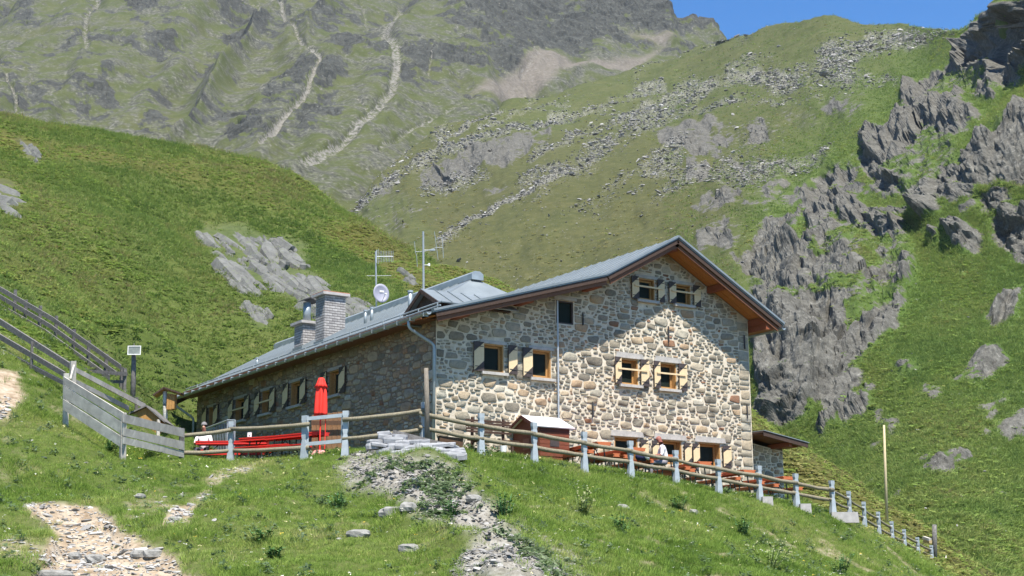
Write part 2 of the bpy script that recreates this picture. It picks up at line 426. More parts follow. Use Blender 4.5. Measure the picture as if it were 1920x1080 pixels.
# skyline of the near hill, used to drop what it hides of the far sheets
hy = np.full(len(azs), 1400.0)
pyg = gpy.reshape(len(rr), len(azs))
hy = pyg[rr > 60].min(0)
def hidden_by_hill(px, py, margin):
    return py > np.interp(px, azs, hy) + margin

# ---- far sheets
def sheet(name, x0, x1, yb, step, ctrl, mat, maskfn, dispfn):
    xs = np.arange(x0, x1 + step, step); C = len(xs)
    ctrl = np.array(ctrl, float); t = TPS(ctrl[:, :2], np.log(ctrl[:, 2]), 0.0005)
    top = np.interp(xs, *zip(*SKY[name])); nb = 9
    R = int((yb - np.median(top)) / step)
    f = np.linspace(0, 1, R)[:, None]
    PX = np.repeat(xs[None], R, 0); PY = top[None] * (1 - f) + yb * f
    px, py = PX.ravel(), PY.ravel()
    d = np.exp(t(np.column_stack([px, py])))
    r = FWD[None] + RGT[None] * ((px - 960) / FPX)[:, None] + UPV[None] * ((540 - py) / FPX)[:, None]
    G = (CAM + r * d[:, None]).reshape(R, C, 3)
    # past the crest the sheet turns over and runs down behind
    crest = G[0]; away = crest - CAM; away[:, 2] = 0; dist = np.linalg.norm(away, axis=1)[:, None]; away = away / dist
    back = [crest + away * dist * 0.02 * k - np.array([0, 0, 1.0]) * dist * (0.003 * k + 0.0015 * k * k) for k in range(nb, 0, -1)]
    G = np.concatenate([np.array(back), G]); above = np.concatenate([np.ones(nb * C, bool), np.zeros(R * C, bool)])
    px = np.concatenate([np.tile(xs, nb), px]); py = np.concatenate([np.tile(top, nb), py]); R += nb
    V = G.reshape(-1, 3)
    def normals(V):
        G = V.reshape(R, C, 3); N = np.cross(np.gradient(G, axis=0), np.gradient(G, axis=1)).reshape(-1, 3); N /= np.linalg.norm(N, axis=1)[:, None] + 1e-9
        return N * np.where(N[:, 2] < 0, -1, 1)[:, None]
    N = normals(V)
    at_ = maskfn(px, py, V)
    sm = at_['rock'].reshape(R, C).copy()                  # relief swells gently out of the turf
    for _ in range(3):
        sm = sum(np.roll(sm, i_, 0) for i_ in range(-4, 5)) / 9; sm = sum(np.roll(sm, i_, 1) for i_ in range(-4, 5)) / 9
    soft = np.minimum(1, sm.ravel() * 1.3)
    V = V + N * (dispfn(V, dict(at_, soft=soft), px, py) * np.where(above, 0.25, 1))[:, None]
    N2 = normals(V)
    g = N2[:, 2].reshape(R, C); g = (g + np.roll(g, 1, 0) + np.roll(g, -1, 0) + np.roll(g, 1, 1) + np.roll(g, -1, 1)) / 5
    at_['rock'] = at_['rock'] * (1 - 0.6 * sstep(0.84, 0.95, g.ravel()))       # turf holds on the flat ledges
    q = grid_quads(R, C)
    hid = hidden_by_hill(px, py, 300)
    q = q[~hid[q].all(1)]
    used = np.unique(q); remap = np.full(len(V), -1); remap[used] = np.arange(len(used))
    o = np_mesh(name, V[used], remap[q], mat, {a: w[used] for a, w in at_.items()})
    fr = at_['rock'][used][remap[q]].min(1) > 0.35            # broken rock keeps its edges
    o.data.polygons.foreach_set('use_smooth', ~fr)
    meta(o, kind='structure')
    return dict(px=px, py=py, V=V, N=N, at=at_, hid=hid, above=above)

SKY = {'far_mountain': [(-400, -130), (900, -110), (1100, -70), (1200, 0), (1230, 18), (1262, 40), (1300, 55), (1330, 58), (1348, 70), (1500, 150)],
       'mountain_ridge': [(380, 660), (540, 500), (645, 392), (700, 340), (760, 283), (840, 232), (930, 205), (981, 178), (1067, 160), (1183, 133), (1245, 106), (1300, 84), (1348, 70), (1402, 66), (1472, 47), (1546, 37),
                          (1608, 41), (1640, 44), (1686, 47), (1744, 54), (1772, 60), (1810, 55), (1826, 46), (1842, 25), (1856, 18), (1868, 0), (1880, -12), (1920, -60), (2040, -75), (2300, -60)]}
def warp(px, py, P, amp, sc, s):
    return px + fbm(P * sc, 3, s) * amp, py + fbm(P * sc, 3, s + 7) * amp

GUL = [([(202, 0), (174, 48), (163, 81), (163, 126)], 7, 8, .8), ([(500, -20), (515, 0), (530, 48), (556, 78), (567, 115), (600, 148)], 6, 6, .9),
       ([(600, 150), (570, 207), (537, 252), (489, 318)], 5, 9, 1.3), ([(750, 30), (722, 82), (732, 128), (734, 171), (720, 218), (678, 268), (620, 318), (560, 362)], 14, 11, .95),
       ([(15, 167), (33, 215)], 4, 5, .8), ([(318, 237), (326, 267)], 6, 8, .6), ([(440, 0), (480, 14), (505, 32)], 4, 3, .6), ([(675, 20), (690, 60)], 5, 4, .5), ([(800, 140), (796, 172)], 4, 3, .7),
       ([(663, 225), (680, 258)], 4, 5, .7), ([(985, 95), (1000, 130), (975, 165)], 5, 8, .6), ([(700, 330), (780, 265), (880, 215)], 8, 5, .6), ([(60, 160), (46, 190)], 4, 3, .6)]
FROCK = [[(230, 0), (350, 0), (350, 80), (300, 105), (235, 60)], [(400, 15), (500, 8), (500, 85), (410, 90)], [(600, 110), (640, 72), (700, 72), (690, 115), (640, 150), (610, 190), (590, 205), (600, 150)],
         [(560, 285), (545, 230), (590, 200), (640, 195), (665, 235), (600, 260)], [(752, 150), (785, 140), (785, 172), (758, 180)], [(120, 185), (190, 160), (230, 210), (140, 225)],
         [(800, -40), (1340, -40), (1340, 75), (1200, 100), (1150, 90), (1000, 105), (960, 160), (800, 150), (840, 90)], [(505, 140), (560, 125), (590, 150), (560, 210), (500, 250), (490, 190)],
         [(0, 30), (80, -20), (120, 0), (40, 60)], [(420, 250), (500, 240), (500, 290), (430, 300)], [(260, 190), (300, 200), (310, 250), (250, 245)]]
def mask_far(px, py, V):
    wx, wy = warp(px, py, V, 16, 0.012, 51)
    n1 = fbm(V * 0.016, 4, 61); n2 = fbm(V * 0.06, 5, 66, 0.7)
    fav = np.zeros(len(px))
    for p in FROCK: fav = np.maximum(fav, polymask(wx, wy, p, 16))
    low = sstep(230, 330, py + (px - 500) * 0.15)
    rock = sstep(-0.1, 0.35, n1 * 0.6 + n2 * 0.75 + fav * 0.42 - 0.10 - low * 0.3)
    scree = np.zeros(len(px)); wx2, wy2 = warp(px, py, V, 7, 0.02, 71)
    for pts, a, b, s_ in GUL: scree = np.maximum(scree, linemask(wx2, wy2, pts, a * .95, b * 1.05) * s_ * (0.78 + 0.4 * n2))
    fan = polymask(wx, wy, [(1000, 120), (1030, 112), (1100, 128), (1183, 126), (1242, 108), (1176, 78), (1260, 90), (1180, 150), (1067, 165), (930, 205), (880, 200), (960, 160)], 7)
    return dict(rock=np.clip(rock * (1 - fan) * (1 - np.clip(scree, 0, 1)), 0, 1), scree=np.clip(scree, 0, 1.3), fan=fan)
def disp_far(V, a, px, py):
    h = (V - CAM) @ RGT; w = fbm(V * 0.006, 3, 80) * 30
    q = np.column_stack([(h + w) * 0.016, V[:, 2] * 0.0035, V[:, 2] * 0])
    ribs = 1 - np.abs(fbm(q, 3, 83)) * 2.2
    d = fbm(V * 0.02, 3, 81) * 6 + fbm(V * 0.07, 2, 85) * 2 + ribs * 19
    d += a['soft'] * (facets(V / 16, 91) * 2.4 + facets(V / 6.0, 95) * 1.3 + 1)
    return d - np.clip(a['scree'], 0, 1) * 4

MROCK = [[(1230, 253), (1285, 228), (1340, 217), (1375, 232), (1440, 217), (1470, 248), (1455, 268), (1410, 280), (1355, 300), (1310, 288), (1240, 284)],
         [(1441, 198), (1470, 192), (1511, 195), (1550, 235), (1495, 253), (1472, 240)], [(1523, 180), (1550, 167), (1612, 167), (1632, 200), (1593, 235), (1558, 218), (1530, 196)],
         [(763, 323), (833, 295), (895, 270), (950, 262), (990, 248), (1040, 236), (1030, 265), (958, 312), (872, 335), (818, 358), (767, 348)],
         [(658, 400), (716, 322), (740, 350), (767, 373), (802, 388), (756, 430), (650, 420)], [(900, 360), (940, 350), (985, 325), (965, 345), (930, 365), (890, 370)],
         [(1300, 400), (1340, 380), (1440, 360), (1500, 340), (1520, 380), (1440, 400), (1380, 410), (1320, 420)], [(1310, 440), (1350, 428), (1395, 440), (1380, 470), (1320, 475)],
         [(1440, 320), (1500, 280), (1560, 272), (1540, 300), (1480, 330)]]
MSCREE = [[(1470, 130), (1534, 93), (1590, 82), (1667, 66), (1737, 58), (1790, 62), (1745, 82), (1667, 90), (1608, 110), (1590, 143), (1667, 132), (1667, 155), (1590, 163), (1534, 155), (1440, 171), (1375, 148), (1390, 136)],
          [(1345, 355), (1400, 325), (1470, 300), (1560, 275), (1540, 310), (1460, 345), (1380, 370)]]
MSTREAK = [([(1500, 150), (1375, 150), (1260, 170), (1150, 225), (1060, 262)], 16, 14, .75), ([(1440, 110), (1300, 160), (1180, 205), (1090, 250), (1000, 300)], 12, 10, .55),
           ([(1240, 150), (1130, 190), (1030, 225), (930, 255), (800, 300), (680, 370)], 12, 10, .7), ([(1180, 205), (1100, 200), (1000, 205), (900, 250)], 8, 6, .5),
           ([(1185, 232), (1140, 262), (1102, 312), (1024, 362), (950, 381), (870, 424), (820, 448)], 8, 9, .95), ([(940, 215), (850, 260), (760, 315), (690, 372), (650, 396)], 8, 7, .8),
           ([(1700, 160), (1560, 170), (1440, 190), (1320, 205)], 8, 8, .55), ([(880, 240), (800, 290), (720, 340)], 6, 6, .6), ([(1400, 180), (1290, 210), (1190, 260), (1100, 320)], 10, 8, .4)]
CRAG = [[(1420, 720), (1405, 600), (1395, 520), (1370, 480), (1420, 440), (1500, 400), (1560, 385), (1640, 395), (1700, 420), (1720, 470), (1730, 520), (1705, 570), (1690, 610), (1650, 650), (1600, 700), (1560, 750), (1510, 790), (1460, 800), (1425, 790)],
        [(1600, 290), (1620, 250), (1690, 200), (1700, 160), (1770, 135), (1830, 60), (1860, 10), (1940, -60), (1990, 60), (1940, 110), (1900, 130), (1890, 170), (1840, 180), (1800, 190), (1860, 200), (1900, 190), (1990, 190), (1990, 330), (1930, 330), (1850, 330), (1800, 330), (1760, 360), (1770, 395), (1740, 410), (1720, 390), (1690, 360), (1640, 340)],
        [(1770, 420), (1800, 410), (1850, 440), (1840, 480), (1790, 480)], [(1860, 400), (1900, 380), (1990, 370), (1990, 530), (1900, 510), (1870, 470)], [(1830, 350), (1880, 340), (1900, 370), (1840, 400)],
        [(1500, 350), (1550, 320), (1600, 300), (1590, 340), (1540, 370), (1500, 380)], [(1678, 690), (1700, 672), (1725, 672), (1715, 700), (1690, 722)], [(1530, 810), (1570, 780), (1640, 730), (1645, 745), (1580, 800), (1540, 825)],
        [(1840, 590), (1880, 560), (1925, 550), (1900, 600), (1860, 612)], [(1640, 770), (1655, 760), (1660, 790), (1640, 800)], [(1830, 780), (1880, 755), (1860, 785)], [(1740, 430), (1770, 440), (1750, 480)], [(1560, 385), (1640, 350), (1700, 380), (1690, 400), (1620, 400)]]
GREEN = [[(1540, 350), (1600, 320), (1640, 345), (1700, 380), (1650, 390), (1600, 375)], [(1790, 250), (1830, 200), (1890, 150), (1960, 130), (1960, 180), (1890, 190), (1830, 250), (1790, 270)], [(1600, 490), (1640, 470), (1650, 490), (1600, 510)], [(1480, 440), (1520, 420), (1530, 440), (1490, 460)]]
def mask_mid(px, py, V):
    dist = np.linalg.norm(V - CAM, axis=1); scl = np.clip(dist / 230, 0.6, 4)[:, None]
    U = V / scl
    n1 = fbm(U * 0.05, 4, 131); n2 = fbm(U * 0.16, 4, 136); n3 = fbm(U * 0.5, 3, 139)
    wx = px + n2 * 22 + n3 * 9; wy = py + fbm(U * 0.15, 4, 143) * 22 + n3 * 7
    crag = np.zeros(len(px))
    for p in CRAG: crag = np.maximum(crag, polymask(wx, wy, p, 7))
    grn = np.zeros(len(px))
    for p in GREEN: grn = np.maximum(grn, polymask(wx, wy, p, 8))
    ledge = sstep(0.16, 0.34, fbm(U * np.array([.09, .09, .3]), 4, 151) + 0.2 * n3)
    crag = crag * (1 - 0.9 * grn) * (1 - 0.6 * ledge)
    stray = sstep(0.3, 0.42, n1 * 0.5 + n2 * 0.9) * (px > 1290) * (py > 300) * 0.9
    rock = np.maximum(crag, stray)
    for p in MROCK: rock = np.maximum(rock, polymask(wx, wy, p, 6) * (0.35 + 0.65 * sstep(-0.25, 0.1, n2 + n3 * .5)))
    sc = np.zeros(len(px))
    for p in MSCREE: sc = np.maximum(sc, polymask(wx, wy, p, 11))
    for pts, a, b, s_ in MSTREAK: sc = np.maximum(sc, linemask(wx, wy, pts, a, b) * s_)
    # stone runs that follow the fall of the slope
    run = fbm(np.column_stack([(px * .55 + py * .83) * 0.02, (px * .83 - py * .55) * 0.006, n1]) , 4, 161)
    region = sstep(1500, 1300, px) * sstep(440, 330, py) * sstep(560, 700, px)
    sc = np.maximum(sc, sstep(0.12, 0.38, run + 0.3 * n2) * region * 0.55)
    sc = sc * (0.35 + 0.65 * sstep(-0.6, 0.1, n3 + n2))
    lush = sstep(-80, 160, (px - 1420) * 0.9 + (py - 330) * 0.9) * sstep(1330, 1480, px)
    heath = np.clip(sstep(-0.1, 0.3, n1 + 0.1) * (0.35 + 0.5 * sstep(150, 420, py) * sstep(1450, 1200, px)) , 0, 1)
    return dict(rock=np.clip(rock, 0, 1), scree=np.clip(sc, 0, 1), lush=lush, heath=heath, crag=np.clip(crag, 0, 1))
def disp_mid(V, a, px, py):
    dist = np.linalg.norm(V - CAM, axis=1); scl = np.clip(dist / 230, 0.55, 3.2); U = V / scl[:, None]
    d = fbm(U * 0.05, 3, 171) * 2.6 + fbm(U * 0.25, 3, 175) * 0.55
    W = U @ np.array([[0.9, 0.2, -0.35], [-0.2, 0.95, 0.1], [0.30, -0.1, 1.0]])
    r = facets(W / 17.0, 179) * 4.2 + facets(W / 6.5, 181) * 2.4 + facets(W / 2.6, 191) * 1.15 + facets(W / 1.1, 196) * 0.45 + fbm(U * 0.8, 3, 198) * 0.4
    r2 = facets(U / 2.6, 201) * 0.8 + facets(U / 1.1, 205) * 0.4
    d = d + a['soft'] * (0.8 + 0.72 * r * (0.4 + 0.6 * a['crag']) + 0.3 * r2) + a['scree'] * r2 * 0.35
    return d * scl
def far_material(name, rock_stops, grass_mul, sc_cols, scale, mid=False):
    k = NT(name)
    a = k.noise(0.02 * scale, 5, 0.6, world=True); b = k.noise(0.09 * scale, 6, 0.7, world=True); c = k.noise(0.4 * scale, 4, 0.7, world=True)
    dry = k.ramp(a, [(0.3, (0.044, 0.057, 0.018)), (0.5, (0.062, 0.072, 0.023)), (0.7, (0.082, 0.082, 0.033))])
    dryf = k.ramp(b, [(0.3, (0.034, 0.043, 0.016)), (0.55, (0.069, 0.079, 0.027)), (0.75, (0.112, 0.114, 0.055))])
    g = k.mix(0.5, dry, dryf)
    if not mid:
        st = k.ramp(c, [(0.34, (0.032, 0.033, 0.027)), (0.5, (0.072, 0.073, 0.054)), (0.68, (0.144, 0.141, 0.115))])
        g = k.mix(k.edge(k.noise(0.035, 5, 0.65, world=True), b, 1.2, 0.36, 0.66), g, st)
    if mid:
        lu = k.ramp(b, [(0.25, (0.038, 0.064, 0.017)), (0.5, (0.064, 0.105, 0.021)), (0.75, (0.098, 0.135, 0.038))])
        g = k.mix(k.attr('lush'), g, lu)
        hb = k.ramp(b, [(0.3, (0.038, 0.038, 0.017)), (0.6, (0.075, 0.064, 0.026)), (0.8, (0.112, 0.098, 0.045))])
        g = k.mix(k.math('MULTIPLY', k.attr('heath'), 0.5), g, hb)
    e = k.noise(1.7 * scale, 4, 0.7, world=True)
    r = k.ramp(k.math('ADD', k.math('MULTIPLY', b, 0.35), k.math('ADD', k.math('MULTIPLY', c, 0.35), k.math('MULTIPLY', e, 0.3))), rock_stops)
    s_ = k.ramp(c, sc_cols)
    g = k.mix(k.edge(k.attr('rock'), b, 2.2), g, r)
    if not mid:
        fan = k.ramp(c, [(0.3, (0.095, 0.082, 0.068)), (0.7, (0.165, 0.145, 0.122))])
        g = k.mix(k.math('MULTIPLY', k.attr('fan'), 0.9), g, fan)
    g = k.mix(k.edge(k.math('MULTIPLY', k.attr('scree'), 0.8), c, 2.8, 0.22, 0.85), g, s_)
    return k.bsdf(g, 0.95, k.math('ADD', b, c), 0.5, 1.2 / scale, 0, 0.1)
ROCKS = [(0.36, (0.025, 0.025, 0.022)), (0.45, (0.068, 0.065, 0.056)), (0.54, (0.112, 0.108, 0.093)), (0.66, (0.180, 0.174, 0.149))]
M_FAR = far_material('far_slope', [(0.30, (0.012, 0.012, 0.012)), (0.45, (0.030, 0.031, 0.027)), (0.58, (0.066, 0.068, 0.058)), (0.74, (0.135, 0.133, 0.117))], 1, [(0.3, (0.115, 0.107, 0.09)), (0.7, (0.20, 0.19, 0.168))], 1.0)
M_MID = far_material('ridge_slope', ROCKS, 1, [(0.3, (0.08, 0.08, 0.062)), (0.5, (0.15, 0.145, 0.12)), (0.72, (0.28, 0.27, 0.24))], 3.2, True)
S_FAR = sheet('far_mountain', -420, 1420, 720, 2.7, [(-400, 0, 1450), (0, 0, 1400), (400, 0, 1400), (800, 0, 1430), (1200, 0, 1500), (1345, 65, 1500), (-400, 300, 900), (0, 213, 930), (300, 262, 900), (570, 355, 800),
               (645, 395, 780), (942, 190, 1120), (1180, 130, 1350), (760, 280, 950), (400, 120, 1130), (700, 130, 1130), (0, 120, 1130), (570, 430, 730), (0, 430, 640), (1400, 200, 1350), (1400, 430, 1000), (-400, -120, 1700), (800, -120, 1700), (1300, -120, 1750)],
               M_FAR, mask_far, disp_far)
S_MID = sheet('mountain_ridge', 380, 2380, 1240, 2.1, [(1480, 840, 175), (1413, 700, 195), (1400, 500, 265), (1560, 500, 240), (1700, 450, 240), (1920, 500, 212), (1920, 800, 152), (1920, 1080, 106), (1700, 900, 135), (1880, 1080, 100), (1500, 300, 400),
               (1640, 250, 340), (1800, 200, 290), (1920, 100, 290), (1870, 0, 330), (1772, 60, 520), (1700, 47, 720), (1546, 37, 800), (1348, 70, 950), (1183, 132, 920), (981, 175, 850), (760, 280, 700), (645, 392, 560), (700, 450, 430), (960, 530, 350), (1200, 450, 360),
               (1000, 350, 480), (1200, 250, 600), (1400, 200, 600), (1500, 120, 690), (2380, 500, 190), (2380, 1000, 122), (2380, 0, 300), (2200, 1240, 92), (1300, 700, 230), (1600, 750, 180), (1750, 650, 185), (1450, 640, 205), (560, 560, 380)],
               M_MID, mask_mid, disp_mid)

# ---- the clear mountain air: far slopes pale a little
def haze_box():
    lo = np.array([-1500.0, -300.0, -60.0]); hi = np.array([2300.0, 2400.0, 0.0])
    hi[2] = max(S_FAR['V'][:, 2].max(), S_MID['V'][:, 2].max()) + 12
    for S_ in (S_FAR, S_MID): lo = np.minimum(lo, S_['V'].min(0) - 40); hi = np.maximum(hi, S_['V'].max(0) + 12)
    lo[2] = min(lo[2], GV[:, 2].min() - 5)
    mb = MB().box((lo + hi) / 2, hi - lo)
    k = NT('mountain_air'); v = k.n('ShaderNodeVolumePrincipled'); v.inputs['Color'].default_value = (0.84, 0.89, 0.97, 1); v.inputs['Density'].default_value = 0.00005; v.inputs['Anisotropy'].default_value = 0.2
    k.l(v.outputs[0], k.out.inputs['Volume'])
    meta(mb.build('haze', k.mat), kind='stuff')
haze_box()

# ================================================================ the hut
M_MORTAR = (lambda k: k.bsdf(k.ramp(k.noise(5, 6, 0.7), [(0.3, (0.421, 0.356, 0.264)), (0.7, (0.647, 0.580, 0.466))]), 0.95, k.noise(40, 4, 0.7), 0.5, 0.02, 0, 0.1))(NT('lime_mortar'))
def stone_mat():
    k = NT('field_stone'); t = k.attr('tint')
    base = k.ramp(t, [(0.0, (0.176, 0.156, 0.121)), (0.2, (0.241, 0.209, 0.157)), (0.4, (0.288, 0.251, 0.185)), (0.55, (0.316, 0.292, 0.232)), (0.7, (0.358, 0.277, 0.180)), (0.82, (0.288, 0.188, 0.117)), (0.92, (0.203, 0.100, 0.056)), (1.0, (0.427, 0.387, 0.306))])
    n1 = k.noise(7, 6, 0.7); n2 = k.noise(26, 4, 0.7)
    c = k.mix(1.0, base, k.ramp(n1, [(0.25, (0.55, 0.55, 0.55)), (0.5, (1, 1, 1)), (0.75, (1.35, 1.3, 1.22))]), 'MULTIPLY')
    c = k.mix(k.math('MULTIPLY', k.math('GREATER_THAN', n2, 0.62), 0.35), c, (0.30, 0.29, 0.22))
    return k.bsdf(c, 0.9, k.math('ADD', n1, n2), 0.6, 0.03, 0, 0.2)
M_STONE = stone_mat()
M_MORTAR2 = (lambda k: k.bsdf(k.ramp(k.noise(4, 6, 0.7), [(0.3, (0.16, 0.12, 0.085)), (0.7, (0.28, 0.215, 0.155))]), 0.95, k.noise(40, 4, 0.7), 0.5, 0.02, 0, 0.1))(NT('shaded_brown_mortar'))  # darker copy of the mortar: the side wall's brown shade is in its colour
M_LINTEL = simple('pale_stone_lintel', (0.36, 0.34, 0.31), 0.9, 0.2, 8, bstr=0.3)
M_SLATE = simple('slate_grey', (0.27, 0.27, 0.275), 0.75, 0.3, 4, bstr=0.4, stretch=(1, 1, 3))
M_PINE = wood('varnished_pine', (0.27, 0.135, 0.045), (0.50, 0.29, 0.11), (2, 2, 14), 0.55)
M_CREAM = simple('cream_paint', (0.60, 0.465, 0.275), 0.6, 0.08, 9)
M_SHUT = simple('dark_shutter_paint', (0.055, 0.042, 0.038), 0.6, 0.25, 9)
M_GLASS = simple('window_glass', (0.016, 0.022, 0.018), 0.25, 0.3, 1.5, spec=0.03, bstr=0.02)
M_BARGE = wood('weathered_barge_board', (0.035, 0.022, 0.017), (0.085, 0.052, 0.036), (12, 1.5, 1.5), 0.7)
M_BARGE2 = wood('red_brown_board', (0.10, 0.042, 0.022), (0.19, 0.085, 0.045), (12, 1.5, 1.5), 0.65)
M_SOFFIT = wood('orange_soffit_boards', (0.28, 0.11, 0.03), (0.46, 0.20, 0.06), (10, 1.5, 1.5), 0.6)
M_PURLIN = wood('red_purlin', (0.16, 0.045, 0.02), (0.27, 0.085, 0.035), (2, 12, 2), 0.65)
M_ZINC = simple('zinc_sheet', (0.208, 0.234, 0.242), 0.5, 0.16, 1.2, metal=0.3, spec=0.5, bstr=0.05)
M_ZINCD = simple('grey_zinc_gutter', (0.30, 0.335, 0.34), 0.45, 0.2, 3, metal=0.4, spec=0.5, bstr=0.05)
M_IRON = simple('dark_iron', (0.045, 0.042, 0.042), 0.6, 0.3, 8)
M_BRICK = (lambda k: k.bsdf(k.mix(1.0, k.ramp(k.attr('tint'), [(0, (0.25, 0.235, 0.225)), (1, (0.40, 0.38, 0.36))]), k.ramp(k.noise(18, 4), [(0.3, (.8, .8, .8)), (.7, (1.1, 1.1, 1.1))]), 'MULTIPLY'), 0.9, k.noise(30, 4), 0.4, 0.01))(NT('pale_chimney_brick'))
M_JOINT = simple('brick_joint', (0.13, 0.12, 0.115), 0.95, 0.15, 10)
M_CONC = simple('weathered_concrete', (0.34, 0.32, 0.30), 0.9, 0.18, 6, bstr=0.3)

hut = thing('mountain_hut', (6.5, 9.0, 0.0), 'large alpine hut of rough stone with grey metal roof on the grassy knoll', 'hut')
ZL = lambda x: 4.06 + 0.291 * (x + 0.63)          # left low roof
ZU = lambda x: 5.96 + 0.545 * (x - 5.9)           # left upper slope
ZR = lambda x: 7.65 - 0.538 * (x - 9.0)           # right slope
ZW = lambda x: 3.97 + 0.558 * (x + 0.8)           # wing roof
def ztop(x): return ZL(x) if x < 5.9 else (ZU(x) if x < 9 else ZR(x))

class Wall:
    def __init__(s, O, U, V): s.O, s.U, s.V = map(lambda q: np.array(q, float), (O, U, V)); s.N = np.cross(s.U, s.V)
    def p(s, u, v, n=0.0): return s.O + s.U * u + s.V * v + s.N * n
    def ax(s): return [s.U, s.V, s.N]
GW = Wall((0, 0, 0), (1, 0, 0), (0, 0, 1))
SW = Wall((0, 0, 0), (0, -1, 0), (0, 0, 1))        # u = -Y
def wall_mesh(W, u0, u1, vb, vt, openings, depth, breaks=()):
    mb = MB(); us = sorted(set([u0, u1] + list(breaks) + [q for o in openings for q in o[:2]]))
    for a, b in zip(us[:-1], us[1:]):
        if b - a < 1e-6: continue
        ops = sorted([o for o in openings if o[0] <= a + 1e-6 and o[1] >= b - 1e-6], key=lambda o: o[2])
        la = lb = vb
        for o in ops:
            mb.add([W.p(a, la), W.p(b, lb), W.p(b, o[2]), W.p(a, o[2])], [(0, 1, 2, 3)]); la = lb = o[3]
        mb.add([W.p(a, la), W.p(b, lb), W.p(b, vt(b - 1e-4)), W.p(a, vt(a + 1e-4))], [(0, 1, 2, 3)])
    for a, b, c, d in openings:
        q = [(a, c), (b, c), (b, d), (a, d)]
        for i in range(4):
            (x0, y0), (x1, y1) = q[i], q[(i + 1) % 4]
            mb.add([W.p(x0, y0), W.p(x0, y0, -depth), W.p(x1, y1, -depth), W.p(x1, y1)], [(0, 1, 2, 3)])
        mb.add([W.p(a, c, -depth), W.p(b, c, -depth), W.p(b, d, -depth), W.p(a, d, -depth)], [(0, 1, 2, 3)])
    return mb
def clip(poly, nx, ny, d):
    """keep the side nx*x + ny*y <= d"""
    out = []; n = len(poly)
    for i in range(n):
        a = poly[i]; b = poly[(i + 1) % n]; da = nx * a[0] + ny * a[1] - d; db = nx * b[0] + ny * b[1] - d
        if da <= 0: out.append(a)
        if da * db < 0:
            t = da / (da - db); out.append((a[0] + (b[0] - a[0]) * t, a[1] + (b[1] - a[1]) * t))
    return out
